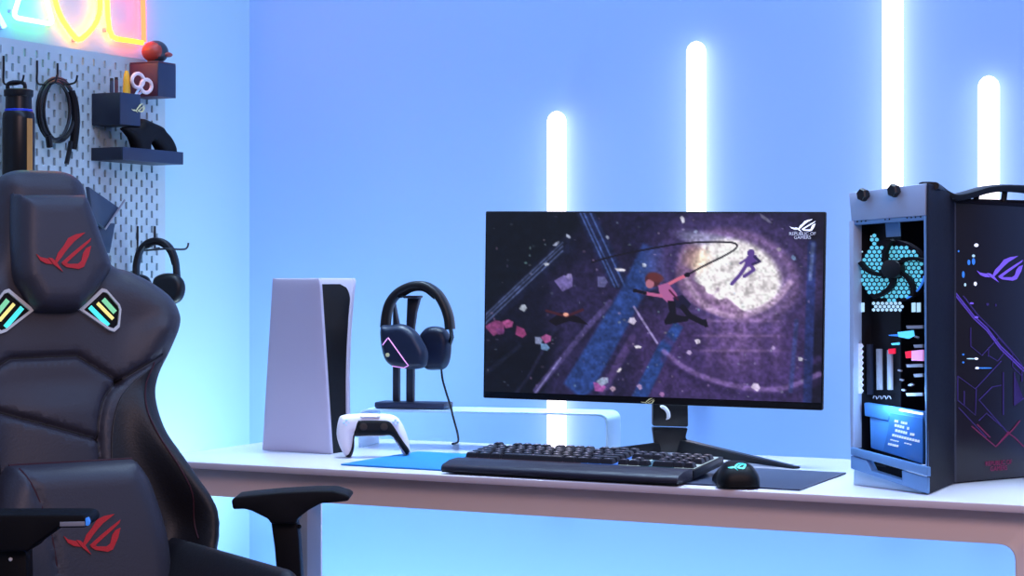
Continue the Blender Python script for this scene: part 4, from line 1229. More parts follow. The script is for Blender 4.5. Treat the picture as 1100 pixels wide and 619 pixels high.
# head pillow
np_ = 0.085
hp_px = [(19, 210.5), (27, 207.5), (86, 207.5), (95, 210), (103, 228), (113, 257), (122.5, 284), (119, 294), (107, 311), (93, 327), (82, 332.5), (48, 332.5), (40, 328), (28, 310), (19, 288)]
HP = [cuv(x, y, np_) for x, y in hp_px]
HP = smooth_loop(HP, 3)
hbk = 0.05
def hp_h(U, V, D): 
    x = np.clip(1 - D / 0.03, 0, 1)
    return hbk + 0.012 + 0.040 * np.sqrt(np.maximum(1 - x * x, 0)) - 0.0
pillow = G().add(pad(HP, hp_h, cmap, 0.01, back=hbk + 0.001, rr=0.028, backf=lambda U, V, D: np.array([min(bh(u, v) + 0.001, hbk + 0.01) for u, v in zip(U, V)]))).build('head_pillow', M['leather_navy'], chair, angle=60)
pillow['label'] = 'padded head pillow with a red emblem'
def px_box(x0, y0, w, n):
    def m(x, y, nn):
        u, v = cuv(x0 + x * w, y0 + y * w, n)
        return cmap(u, v, nn)
    return m
_HO = np.array(HP)
def hph(u, v): return float(hp_h(np.array([u]), np.array([v]), seg_dist(np.array([[u, v]]), _HO, np.roll(_HO, -1, 0)))[0])
def emb_on(x0, y0, w, n, hfn, parent, name):
    def nf(x, y):
        u, v = cuv(x0 + x * w, y0 + y * w, n); return hfn(u, v) + 0.0006
    emblem(px_box(x0, y0, w, n), nf, 0.0016).build(name, M['red_logo'], parent)
emb_on(38.5, 250, 59, hbk + 0.052, hph, pillow, 'red_emblem')
# lower back cushion
ln = 0.115
lp_px = [(150.5, 490.5), (166, 512), (177, 541), (184.5, 566), (189.5, 595), (191, 625), (191, 660), (186, 690)]
LP = [cuv(x, y, ln) for x, y in lp_px]
ucen = cuv(95, 560, ln)[0]
LR = [(p.x, p.y) for p in catmull([Vector((a, b, 0)) for a, b in LP], 4)]
ltop = LP[0][1]
cu = [u for u, v in LR]
uc = 0.0
LO = LR + [(2 * uc - u, v) for u, v in reversed(LR)]
LO = LO + []
lb = 0.062
ver_px = [[(23, 503), (35, 527), (46, 553), (54, 578), (60, 616)], [(146, 596), (148, 625)]]
VS = []
for l in ver_px[:1]:
    q = [cuv(x, y, ln) for x, y in l]
    q = [(p.x, p.y) for p in catmull([Vector((a, b, 0)) for a, b in q], 4)]
    VS.append(np.array(q))
lex = []
for q in VS:
    for p in q:
        for o in (-0.008, -0.003, 0.003, 0.008): lex.append((p[0] + o, p[1]))
def lp_h(U, V, D):
    x = np.clip(1 - D / 0.045, 0, 1)
    h = lb + 0.012 + 0.055 * np.sqrt(np.maximum(1 - x * x, 0))
    P_ = np.stack([U, V], 1)
    for q in VS: h -= 0.004 * np.exp(-(seg_dist(P_, q[:-1], q[1:]) / 0.005) ** 2)
    return h
cush = G().add(pad(LO, lp_h, cmap, 0.011, back=lb - 0.02, rr=0.04, extra=lex)).build('back_cushion', M['leather_navy'], chair, angle=60)
cush['label'] = 'lower back cushion with a red emblem'
_LO = np.array(LO)
def lph(u, v): return float(lp_h(np.array([u]), np.array([v]), seg_dist(np.array([[u, v]]), _LO, np.roll(_LO, -1, 0)))[0])
emb_on(67.5, 552.5, 61, lb + 0.065, lph, cush, 'red_emblem')
for q in VS: G().add(ribbon([tuple(p) for p in q], 0.0018, lph, cmap, 0.0)).build('seam', M['seam'], cush)
top_edge = [(LR[0][0] * (1 - 2 * k / 12), ltop) for k in range(13)]
G().add(tube([cmap(u, v, lb + 0.014) for u, v in top_edge], 0.0025, 6)).build('piping', M['seam'], cush)
# light vents beside the head pillow
def vent(sg):
    nv = 0.052
    o_ = [(84, 333), (108, 310.5), (113, 312), (127, 328), (129, 333), (127.5, 352), (122, 357), (116, 355)]
    O_ = [cuv(x, y, nv) for x, y in o_]
    O_ = [(u * sg, v) for u, v in O_]
    c = np.mean(np.array(O_), 0)
    I_ = [tuple(c + (np.array(p) - c) * 0.84) for p in O_]
    def hv(u, v): return bh(u, v) + 0.001
    k = len(O_)
    vs = [cmap(u, v, hv(u, v) + 0.006) for u, v in O_] + [cmap(u, v, hv(u, v) + 0.006) for u, v in I_] + [cmap(u, v, hv(u, v) - 0.012) for u, v in O_] + [cmap(u, v, hv(u, v) - 0.012) for u, v in I_]
    fs = []
    for i in range(k):
        j = (i + 1) % k
        fs += [(i, j, k + j, k + i), (2 * k + i, 2 * k + j, j, i), (k + i, k + j, 3 * k + j, 3 * k + i)]
    fr = G().add((vs, fs)).build('light_vent', M['chrome'], chair)
    G().add(flat(I_, cmap, lambda a, b: hv(a, b) - 0.004, lambda a, b: hv(a, b) + 0.0015)).build('dark_glass', M['black_gloss'], fr)
    cols = ['led_green', 'led_yellow', 'led_teal']
    for i, (mname, rgb) in enumerate((('teal_led', 0), ('vent_yellow', (236, 224, 130)), ('vent_green', (120, 200, 150)))):
        if mname not in M: M[mname] = mat(mname, rgb, 0.4, emit=rgb, estr=0.8)
        a = np.array(cuv(*[(96, 330), (104, 326), (110, 322)][i], nv)); b = np.array(cuv(*[(116, 350), (121, 343), (123, 336)][i], nv))
        a[0] *= sg; b[0] *= sg
        G().add(flat(thick_line([a, b], 0.0085 if i != 1 else 0.006), cmap, lambda u, v: hv(u, v) + 0.001, lambda u, v: hv(u, v) + 0.0035)).build('light_strip', M[mname], fr)
vent(1); vent(-1)
# seat with raised bolsters
sA = at(228, 579, 3.50); sB = at(345, 620, 3.165)
zs = sA.z
ub = (sA - CH0).dot(cXd)
def smap(u, v, n): return CH0 + cXd * u + cYd * v + UPV * n
vb = (sA - CH0).dot(cYd)
sl = 0.52
SO = smooth_loop([(ub - 0.01, vb + 0.10), (ub, vb - 0.1), (ub + 0.005, vb - 0.3), (ub - 0.01, vb - sl + 0.06), (ub - 0.08, vb - sl), (-ub + 0.08, vb - sl), (-ub + 0.01, vb - sl + 0.06), (-ub - 0.005, vb - 0.3), (-ub, vb - 0.1), (-ub + 0.01, vb + 0.10)], 4)
def seat_h(U, V, D):
    x = np.clip(1 - D / 0.04, 0, 1)
    h = zs - 0.165 + 0.055 * np.sqrt(np.maximum(1 - x * x, 0))
    e = ub - np.abs(U)
    return h + 0.11 * np.exp(-((e - 0.05) / 0.048) ** 2) * np.clip((V - vb + sl) / 0.12, 0, 1)
G().add(pad(SO, seat_h, smap, 0.009, back=zs - 0.20, rr=0.035)).build('seat', M['leather_dark'], chair, angle=60)
# armrests
def armrest(pad_px, post_px, d, tail, tip=None, label=None):
    t = thing
    a = G()
    P3 = [at(x, y, d) for x, y in pad_px]
    a.add(prism(P3, FW * 0.085, 0.006, 3))
    ar = a.build('armrest', M['black_matte'], chair)
    G().add(prism([at(x, y, d + 0.022) for x, y in post_px], FW * 0.042, 0.003, 2)).build('post', M['black_matte'], ar)
    return ar
d1 = 3.38
ar = armrest([(248.5, 538), (252, 534.5), (268, 532.5), (300, 529.5), (336, 527.5), (358, 527.5), (372, 531.5), (376, 534.5), (374, 538.5), (362, 540), (345, 541), (332, 548), (320, 557), (318, 563), (291, 563), (288, 558), (270, 549), (262, 547), (250, 547.5)],
        [(291, 561), (318.5, 561), (321, 580), (325, 640), (299, 640), (295, 590)], d1, None)
G().add(lathe(at(320, 566, d1 + 0.03), [(0.0, -0.002), (0.004, 0), (0.004, 0.004), (0.002, 0.006)], 12, RT)).build('adjust_button', M['black_gloss'], ar)
d2 = 3.02
al = armrest([(-70, 556), (-60, 553.5), (30, 553), (88, 553), (94, 555.5), (95.5, 561), (92, 567), (62, 567.5), (48, 578), (34, 588), (30, 593), (-2, 593), (-8, 588), (-30, 572), (-66, 568)],
        [(-4, 591), (28, 591), (29, 625), (29, 700), (-4, 700), (-4, 625)], d2, None)
G().add(prism([at(x, y, d2 - 0.002) for x, y in [(64, 561), (91, 560.5), (91.5, 565.5), (64, 566)]], FW * 0.006, 0.001)).build('metal_trim', M['grey_print'], al)
G().add(prism([at(x, y, d2 - 0.003) for x, y in [(91.5, 557), (94.5, 556), (96.2, 561), (95, 565), (92, 565)]], FW * 0.01, 0.001)).build('tip_highlight', M['blue_led'], al)  # highlight on the pad tip painted as a glowing blue sliver
G().add(lathe(at(11.5, 601, d2 + 0.02), [(0.0, -0.002), (0.003, 0), (0.003, 0.002), (0.0015, 0.0035)], 12, -FW)).build('screw', M['chrome'], al)
for (px_, dd, ax) in ((312, d1 + 0.04, 1), (13, d2 + 0.04, -1)):
    p = at(px_, 600, dd)
    uu_ = (p - CH0).dot(cXd); vv_ = (p - CH0).dot(cYd)
    zq = zs - 0.215
    parr = ar if ax == 1 else al
    G().add(tube([Vector((p.x, p.y, at(px_, 640, dd).z)), Vector((p.x, p.y, zq + 0.03)), smap(uu_ * 0.75, vv_, zq), smap(0.0, vv_, zq)], 0.014, 10)).build('bracket', M['black'], parr)
# pedestal
cv = vb - sl * 0.5
G().add(lathe(smap(0, cv, 0.10), [(0.03, 0), (0.03, zs - 0.42), (0.018, zs - 0.42), (0.018, zs - 0.31), (0.09, zs - 0.305), (0.09, zs - 0.298)], 20)).build('gas_lift', M['black'], chair)
for k in range(5):
    a = 2 * math.pi * k / 5 + 0.3
    dx = Vector((math.cos(a), math.sin(a), 0))
    c = smap(0, cv, 0)
    lg = G().add(tube([c + UPV * 0.12, c + dx * 0.16 + UPV * 0.105, c + dx * 0.32 + UPV * 0.075], [0.03, 0.024, 0.018], 10)).build('base_leg', M['black'], chair)
    G().add(lathe(c + dx * 0.31 + UPV * 0.03 - UPV.cross(dx) * 0.022, [(0.028, 0), (0.03, 0.004), (0.03, 0.04), (0.028, 0.044)], 16, UPV.cross(dx))).build('caster', M['black'], lg)
G().add(box(smap(0, vb + 0.03, zs - 0.21), (0.30, 0.06, 0.05), (cXd, cYd, UPV), 0.01)).add(box(smap(0, cv + 0.08, zs - 0.222), (0.16, 0.40, 0.03), (cXd, cYd, UPV), 0.006)).build('seat_frame', M['black'], chair)

# ------------------------------------------------------------------ headsets
def headset(t, fn, u3, n3, band, cups, band_r, band_w, cable=None, ring=None, dot=None):
    """fn(px,py,off) -> world point on the headset's own plane"""
    G().add(tube(catmull([fn(x, y, 0) for x, y in band], 6), band_r, 12, rw=band_w, wdir=n3)).build('headband', M['black'], t, angle=60)
    k = len(band)
    inner = [fn(x + (sum(b[0] for b in band) / k - x) * 0.06, y + 3.5, 0) for x, y in band[k // 2 - 2:k // 2 + 3]]
    G().add(tube(catmull(inner, 6), band_r * 0.6, 10, rw=band_w * 0.85, wdir=n3)).build('headband_pad', M['black_matte'], t, angle=60)
    for (poly, off, T, m, yoke) in cups:
        Q = smooth_loop(poly, 4)
        o3 = fn(poly[0][0], poly[0][1], off)
        base = [fn(x, y, off) for x, y in Q]
        c = sum(base, Vector()) / len(base)
        v3 = u3.cross(n3)
        Q2 = [((p - c).dot(u3), (p - c).dot(v3)) for p in base]
        mp = lambda u, v, n, c=c, v3=v3: c + u3 * u + v3 * v + n3 * n
        cup = G().add(pad(Q2, dome(T * 0.55, 0.014), mp, 0.005, rr=0.012, backf=lambda U, V, D: -T * 0.45 * np.sqrt(np.clip(1 - np.clip(1 - D / 0.012, 0, 1) ** 2, 0, 1)))).build('ear_cup', M[m], t, angle=60)
        Q3 = [(a * 0.82, b * 0.82) for a, b in Q2]
        G().add(pad(Q3, lambda U, V, D: np.full(len(U), -T * 0.40), mp, 0.006, rr=0.01, backf=lambda U, V, D: -T * 0.45 - 0.016 * np.sqrt(np.clip(1 - np.clip(1 - D / 0.012, 0, 1) ** 2, 0, 1)))).build('ear_pad', M['black_matte'], cup, angle=60)
        if yoke: G().add(tube([fn(x, y, o) for x, y, o in yoke], 0.0045, 8)).build('yoke', M['black'], t)
        if ring is not None and off == cups[0][1]:
            def lift(x, y):
                p = fn(x, y, off) - c
                u, v = p.dot(u3), p.dot(v3)
                D = seg_dist(np.array([[u, v]]), np.array(Q2), np.roll(np.array(Q2), -1, 0))
                return mp(u, v, float(dome(T * 0.55, 0.014)(None, None, D)[0]) + 0.0008)
            pts = []
            for i in range(len(ring) - 1):
                for k in range(5): pts.append(lift(ring[i][0] + (ring[i + 1][0] - ring[i][0]) * k / 5, ring[i][1] + (ring[i + 1][1] - ring[i][1]) * k / 5))
            pts.append(lift(*ring[-1]))
            G().add(tube(pts, 0.0012, 6)).build('light_line', M['pink_led'], cup)
            G().add(lathe(lift(*dot), [(0.0042, 0), (0.0042, 0.0015), (0.002, 0.002)], 14, n3)).build('round_emblem', M['pale_gold'], cup)
    if cable: G().add(tube(catmull(cable, 8), 0.0022, 8)).build('cable', M['black_matte'], t)

hy_ = math.radians(16)
hu = todir(math.cos(hy_), -math.sin(hy_)); hn = todir(-math.sin(hy_), -math.cos(hy_))
HS = at(446, 350, 4.055)
def hfn(px, py, off): return on_plane(px, py, HS + hn * off, hn)
stand = thing('headset_stand', 'dark two post headset stand on the white shelf beside the monitor', 'headset stand', Vector((HS.x, HS.y, riser_top)))
bz = riser_top + 0.0008
b0 = at(445, 436, 4.07); b0.z = 0
bc = at(444.5, 436, 4.082); 
G().add(box(Vector((bc.x, bc.y, bz + 0.0065)), (0.152, 0.062, 0.013), (hu, hn, UPV), 0.003)).build('base', M['navy'], stand)
def post(px, name):
    pts = [hfn(x, y, -0.038) for x, y in px]
    G().add(prism(pts, hn * 0.016, 0.002)).build(name, M['navy_dark'], stand)
zbpx = HY + (1.11 - bz - 0.012) * FPX / 4.07
post([(425.2, 323), (430.8, 352), (430.4, zbpx), (424.2, zbpx), (424.5, 340)], 'post')
post([(440, 320), (453, 320), (449, 335), (446.6, 352), (446, zbpx), (438.6, zbpx), (439, 345)], 'post')
G().add(prism([hfn(x, y, -0.022) for x, y in [(438, 317.6), (455, 317.6), (454, 320.4), (439, 320.4)]], hn * 0.036, 0.002)).build('hanger', M['navy_dark'], stand)
hs = thing('headset', 'black headset with a pink light line hanging on the stand beside the monitor', 'headset', HS)
band = [(414, 352), (415.5, 338), (419.5, 325), (428, 314.5), (440, 308), (449.5, 306.5), (459, 308), (470, 316), (477.5, 328), (482, 341), (483.5, 354)]
cupL = [(409.5, 352), (420, 349.5), (434, 348.5), (447, 356.5), (454, 367), (459.5, 379), (458, 392), (452, 396), (440, 396.5), (421, 393), (412, 380)]
cupR = [(451, 364), (455, 355.5), (462, 351), (474, 351.5), (481, 357), (484.5, 368), (483, 387), (478, 396), (470, 397.5), (458, 396.5), (453, 385)]
cab = [hfn(474, 396, -0.03), hfn(475.5, 408, -0.032), hfn(480, 424, -0.02), hfn(484.5, 438, 0.035), at(486.5, 447, 3.97), at(489.5, 458, 3.96), at(491.5, 466, 3.965), on_z(492, 474.5, DESK_Z + 0.004) , on_z(486, 477, DESK_Z + 0.0035)]
headset(hs, hfn, hu, hn, band, [(cupL, 0.034, 0.036, 'headset_navy', [(413.5, 350, 0.0), (411.5, 358, 0.02), (412, 366, 0.04)]), (cupR, -0.036, 0.036, 'headset_navy', [(484, 352, 0.0), (485.5, 362, -0.02), (483, 370, -0.036)])], 0.0088, 0.016, cab,
        ring=[(414.5, 370.5), (420.5, 362.5), (442, 392.5), (436, 395), (423, 393)], dot=(420, 381))

# ------------------------------------------------------------------ pegboard on the left wall
XW = XL
XPb = XL + 0.020            # front face of the board
def pw(px, py, x): return on_plane(px, py, Vector((x, 0, 0)), Vector((1, 0, 0)))
tr = pw(158, 61, XPb); y1 = pw(177.5, 150, XPb).y; y0 = 3.02
zt_ = pw(20, 43, XPb).z; zb_ = zt_ - 0.60
# slotted sheet
pit_u, pit_v, sw, sh_ = 0.0190, 0.0345, 0.0080, 0.0160
ys = [y0]; cols_ = []
y = y0 + 0.022
while y + sw < y1 - 0.012:
    cols_.append((y, y + sw)); y += pit_u
zs_ = []
z = zb_ + 0.016
rows_a = []
while z + sh_ < zt_ - 0.012:
    rows_a.append((z, z + sh_)); z += pit_v / 1.0
rows_b = [(a + pit_v / 2, b + pit_v / 2) for a, b in rows_a if b + pit_v / 2 < zt_ - 0.01]
yl = sorted(set([y0, y1] + [q for c in cols_ for q in c]))
zl = sorted(set([zb_, zt_] + [q for c in rows_a + rows_b for q in c]))
holeA = set(); 
ymid = {i: (yl[i] + yl[i + 1]) / 2 for i in range(len(yl) - 1)}
zmid = {j: (zl[j] + zl[j + 1]) / 2 for j in range(len(zl) - 1)}
colidx = {}
for i, m_ in ymid.items():
    for ci, (a, b) in enumerate(cols_):
        if a < m_ < b: colidx[i] = ci
rowA = {j for j, m_ in zmid.items() if any(a < m_ < b for a, b in rows_a)}
rowB = {j for j, m_ in zmid.items() if any(a < m_ < b for a, b in rows_b)}
solid = {}
for i in ymid:
    for j in zmid:
        hole = i in colidx and ((colidx[i] % 2 == 0 and j in rowA) or (colidx[i] % 2 == 1 and j in rowB))
        solid[i, j] = not hole
vs, fs, vid = [], [], {}
def vget(i, j, k):
    if (i, j, k) not in vid:
        vid[i, j, k] = len(vs)
        vs.append(Vector((XPb if k == 0 else XPb - 0.005, yl[i], zl[j])))
    return vid[i, j, k]
for (i, j), s in solid.items():
    if not s: continue
    fs.append((vget(i, j, 0), vget(i + 1, j, 0), vget(i + 1, j + 1, 0), vget(i, j + 1, 0)))
    fs.append((vget(i, j + 1, 1), vget(i + 1, j + 1, 1), vget(i + 1, j, 1), vget(i, j, 1)))
    for (di, dj, a, b) in ((-1, 0, (i, j), (i, j + 1)), (1, 0, (i + 1, j), (i + 1, j + 1)), (0, -1, (i, j), (i + 1, j)), (0, 1, (i, j + 1), (i + 1, j + 1))):
        if not solid.get((i + di, j + dj), False):
            fs.append((vget(*a, 0), vget(*b, 0), vget(*b, 1), vget(*a, 1)))
pegb = thing('pegboard', 'pale metal pegboard with rows of slots on the left wall', 'pegboard', (XL, (y0 + y1) / 2, zb_))
G().add((vs, fs)).build('board', M['pegboard'], pegb, smooth=False)
for yy, zz in ((y0 + 0.01, zb_ + 0.008), (y1 - 0.008, zb_ + 0.008), (y0 + 0.01, zt_ - 0.006), (y1 - 0.008, zt_ - 0.006)):
    G().add(lathe((XL + 0.0005, yy, zz), [(0.006, 0), (0.006, XPb - 0.0055 - XL)], 10, Vector((1, 0, 0)))).build('spacer', M['desk_leg'], pegb)
PF = XPb + 0.0008
EX, EY = Vector((1, 0, 0)), Vector((0, 1, 0))
def wire(name, pts, label, r=0.0022, cat='hook', group='wire hooks on the pegboard'):
    o = G().add(tube(catmull(pts, 6), r, 8)).build(name, M['wire'], origin=pts[0])
    return tag(o, label, cat, group)
def hook(px, yt, yb, label, reach=0.045):
    p0 = pw(px, yt, PF + 0.002); p1 = pw(px, yb, PF + 0.002)
    pts = [p0, (p0 + p1) / 2, p1, p1 + EX * 0.012 - UPV * 0.006, p1 + EX * reach - UPV * 0.004, p1 + EX * (reach + 0.008) + UPV * 0.012]
    return wire('pegboard_hook', pts, label)
hook(4, 60, 88, 'thin black wire hook holding the bottle, leftmost on the pegboard')
hook(40, 65, 88, 'left wire hook of the pair holding the coiled black cable')
hook(62, 68, 88, 'right wire hook of the pair holding the coiled black cable')
# bottle hanging from its hook
bp = pw(20, 140, PF + 0.043)
bt = thing('water_bottle', 'black steel bottle with a copper stripe and blue band, hanging on the pegboard', 'bottle', Vector((bp.x, bp.y, 0.98)))
bs = bp.dot(FW) / FPX
def bzz(py): return 1.11 + (HY - py) * bs
rb_ = 17.2 * bs
G().add(lathe(Vector((bp.x, bp.y, 0)), [(rb_ * .9, bzz(215)), (rb_, bzz(212)), (rb_, bzz(128)), (rb_ * .96, bzz(122)), (rb_ * .82, bzz(119)), (rb_ * 0.8, bzz(104)), (rb_ * 0.7, bzz(103))], 28)).build('body', M['bottle'], bt)
G().add(lathe(Vector((bp.x, bp.y, 0)), [(rb_ * .835, bzz(123)), (rb_ * .86, bzz(122.5)), (rb_ * .86, bzz(118)), (rb_ * .835, bzz(117.5))], 28)).build('blue_band', M['bottle_blue'], bt)
G().add(lathe(Vector((bp.x, bp.y, 0)), [(rb_ * .86, bzz(104)), (rb_ * .9, bzz(103)), (rb_ * .9, bzz(97)), (rb_ * .6, bzz(95.5))], 28)).build('cap', M['black'], bt)
G().add(tube(catmull([at(9, 98, bp.dot(FW)), at(8.5, 91, bp.dot(FW)), at(14, 88.5, bp.dot(FW)), at(22, 88.5, bp.dot(FW)), at(26.5, 91, bp.dot(FW)), at(26.5, 98, bp.dot(FW))], 6), 0.0042, 8)).build('carry_loop', M['black'], bt)
a_ = math.atan2(-RT.y * 0 + (RT * 0.84 - FW * 0.55).y, (RT * 0.84 - FW * 0.55).x)
strip = []
for zz in (bzz(212), bzz(128)):
    for da in (-0.22, 0.22): strip.append(Vector((bp.x + (rb_ + 0.0008) * math.cos(a_ + da), bp.y + (rb_ + 0.0008) * math.sin(a_ + da), zz)))
G().add(([*strip, *[s - (RT * 0.84 - FW * 0.55) * 0.002 for s in strip]], [(0, 1, 3, 2), (4, 6, 7, 5), (0, 2, 6, 4), (1, 5, 7, 3), (0, 4, 5, 1), (2, 3, 7, 6)])).build('copper_stripe', M['bottle_stripe'], bt)
# coiled cable
cbl = thing('coiled_cable', 'coiled black cable hanging from two wire hooks beside the bottle', 'cable', pw(62, 130, PF + 0.02))
def loop_px(cx_, cy_, rx_, ry_, x, ph=0.0, n=26): return [pw(cx_ + rx_ * math.cos(2 * math.pi * i / n + ph), cy_ + ry_ * math.sin(2 * math.pi * i / n + ph), x + 0.002 * math.sin(4 * math.pi * i / n)) for i in range(n)]
for (cx_, cy_, rx_, ry_, xo) in ((60, 118, 20, 34, 0.016), (62, 119.5, 18.5, 33, 0.024), (59, 119, 16, 31, 0.031), (63.5, 118, 16.5, 33.5, 0.010)):
    G().add(tube(loop_px(cx_, cy_, rx_, ry_, PF + xo), 0.0036, 8, True)).build('loop', M['black'], cbl, angle=80)
G().add(tube(catmull([pw(76, 98, PF + 0.02), pw(80, 112, PF + 0.024), pw(81.5, 130, PF + 0.026), pw(80, 148, PF + 0.025), pw(78, 160, PF + 0.022)], 6), 0.009, 10)).build('bundle', M['black_matte'], cbl)
G().add(tube(catmull([pw(76, 152, PF + 0.03), pw(74, 164, PF + 0.03), pw(71.5, 176, PF + 0.03)], 6), 0.005, 8)).build('plug', M['black'], cbl)
G().add(tube(catmull([pw(52, 146, PF + 0.034), pw(53.5, 158, PF + 0.032)], 6), 0.007, 8)).build('plug', M['black'], cbl)
# boxes and trays
def pboard_box(name, label, cat, yl_px, xr_px, ytop, ybot, depth, refy, side_m, front_m, group='containers on the pegboard', wall=0.0025):
    """near end at pixel yl_px on the board; front right end at pixel xr_px"""
    xf = PF + depth
    ya = pw(yl_px[0], refy, PF).y; yb2 = pw(xr_px, refy, xf).y
    za = pw(yl_px[1], ytop, xf).z; zb2 = pw(yl_px[1], ybot, xf).z
    ym, zm = (ya + yb2) / 2, (za + zb2) / 2
    t = thing(name, label, cat, (PF, ym, zb2), 0, group)
    Ly, Lz = yb2 - ya, za - zb2
    g = G()
    g.add(box((xf - wall / 2, ym, zm), (wall, Ly, Lz), bev=0.0008)).build('front', M[front_m], t)
    G().add(box((PF + depth / 2 - wall / 2, ya + wall / 2, zm), (depth - wall - 0.0004, wall, Lz - 0.0004), bev=0.0006)).build('end', M[side_m], t)
    G().add(box((PF + depth / 2 - wall / 2, yb2 - wall / 2, zm), (depth - wall - 0.0004, wall, Lz - 0.0004), bev=0.0006)).build('end', M[side_m], t)
    G().add(box((PF + depth / 2 - wall / 2, ym, zb2 + wall / 2 + 0.0002), (depth - wall - 0.0004, Ly - 2 * wall - 0.0004, wall), bev=0.0006)).build('floor_plate', M[side_m], t)
    G().add(box((PF + wall / 2, ym, zm), (wall, Ly - 2 * wall - 0.0004, Lz - 0.0004), bev=0.0006)).build('back', M[side_m], t)
    return dict(t=t, ya=ya, yb=yb2, za=za, zb=zb2, xf=xf)
bu = pboard_box('storage_box', 'maroon and navy storage box with a round red toy on top, highest on the pegboard', 'storage box', (141, 173), 189, 68, 104, 85, 0.080, 85, 'maroon', 'navy') if False else pboard_box('storage_box', 'maroon and navy storage box with a round red toy on top, highest on the pegboard', 'storage box', (139, 173), 189, 67.5, 103.5, 0.080, 85, 'maroon', 'navy')
# lid under the helmet
G().add(box((PF + 0.04, (bu['ya'] + bu['yb']) / 2, bu['za'] + 0.0018), (0.079, bu['yb'] - bu['ya'], 0.003), bev=0.0008)).build('lid', M['maroon'], bu['t'])
bm_ = pboard_box('storage_box', 'navy storage box holding scissors and pens, with a pale gold emblem, middle of the pegboard', 'storage box', (98.5, 133.5), 151, 99.5, 134, 0.078, 117, 'navy_dark', 'navy')
bl = pboard_box('shelf_tray', 'long shallow navy tray under the scissors box, lowest on the pegboard', 'tray', (98, 136), 197, 158, 172, 0.086, 165, 'navy_dark', 'navy', wall=0.003)
emblem(lambda x, y, n: pw(141 + x * 15, 111 + y * 14.5, bm_['xf'] + n), 0.0006, 0.0008).build('gold_emblem', M['pale_gold'], bm_['t'])
# toy helmet on the upper box
hc = Vector((PF + 0.045, pw(170, 56, PF + 0.045).y, bu['za'] + 0.004))
hsz = 0.024
fg = thing('figurine', 'small round red and dark toy head on top of the highest box', 'figurine', hc)
def blob(c, rx_, ry_, rz_, res=18):
    prof = [(math.sin(math.pi * k / 12) , -math.cos(math.pi * k / 12)) for k in range(13)]
    v, f = lathe((0, 0, 0), prof, res)
    return [Vector((c[0] + p.x * rx_, c[1] + p.y * ry_, c[2] + p.z * rz_)) for p in v], f
hcc = hc + UPV * 0.026
G().add(blob(hcc + EX * -0.006, 0.027, 0.030, 0.026)).build('shell', M['figure_dark'], fg, angle=80)
G().add(blob(hcc + EX * -0.008 - EY * 0.007, 0.0275, 0.0265, 0.0235)).build('face_mask', M['figure_red'], fg, angle=80)
G().add(blob(hcc + EX * 0.016 + EY * 0.012 - UPV * 0.006, 0.011, 0.015, 0.006)).build('visor', M['figure_red'], fg, angle=80)
G().add(lathe(hc + EX * -0.008, [(0.017, 0), (0.019, 0.002), (0.016, 0.010)], 18)).build('neck_ring', M['figure_dark'], fg)
# scissors, marker, pens in the middle box
inx = PF + 0.04
sc = thing('scissors', 'pale handled scissors standing in the navy box', 'scissors', pw(148, 98, PF + 0.062))
for cx_, cy_, rx_, ry_ in ((148, 86.5, 6.2, 7.5), (157, 92.5, 5.8, 7.0)):
    G().add(tube([pw(cx_ + rx_ * math.cos(a), cy_ + ry_ * math.sin(a), PF + 0.066) for a in np.linspace(0, 2 * math.pi, 22, endpoint=False)], 0.0042, 8, True)).build('handle_loop', M['scissor'], sc)
xs_ = PF + 0.066
G().add(tube([pw(150, 94, xs_), pw(145, 103, xs_), pw(142, 112, xs_)], 0.003, 8)).build('blade', M['steel'], sc)
G().add(tube([pw(153, 98, xs_ - 0.006), pw(147, 103, xs_ - 0.006), pw(144, 112, xs_ - 0.006)], 0.003, 8)).build('blade', M['steel'], sc)
mk_ = thing('marker_pen', 'thick yellow marker pen standing beside the scissors', 'pen', pw(136, 100, PF + 0.05))
b_ = Vector((PF + 0.050, pw(136, 95, PF + 0.050).y, 0)); zz0 = bm_['zb'] + 0.004
kk = b_.dot(FW) / FPX
ztp = 1.11 + (HY - 76) * kk
G().add(lathe(b_, [(0.0085, zz0), (0.0085, ztp - 0.035), (0.0075, ztp - 0.028), (0.0075, ztp - 0.018)], 14)).build('barrel', M['yellow'], mk_)
G().add(lathe(b_, [(0.0076, ztp - 0.0178), (0.006, ztp - 0.008), (0.0035, ztp), (0.0, ztp)], 14)).build('tip', M['yellow'], mk_)
for px_, top_, m_, lb, xo in ((120, 84, 'navy', 'dark blue pen standing in the navy box, leftmost of the pens', 0.050), (125, 83, 'maroon', 'dark maroon pen standing in the navy box beside the yellow marker', 0.034)):
    b_ = Vector((PF + xo, pw(px_, 95, PF + xo).y, 0)); kk = b_.dot(FW) / FPX; ztp = 1.11 + (HY - top_) * kk
    p = thing('pen', lb, 'pen', b_ + UPV * zz0, 0, 'pens in the navy box')
    G().add(lathe(b_, [(0.004, zz0), (0.004, ztp - 0.006)], 10)).build('barrel', M[m_], p)
    G().add(lathe(b_, [(0.0042, ztp - 0.0058), (0.0036, ztp), (0, ztp)], 10)).build('cap', M['black'], p)
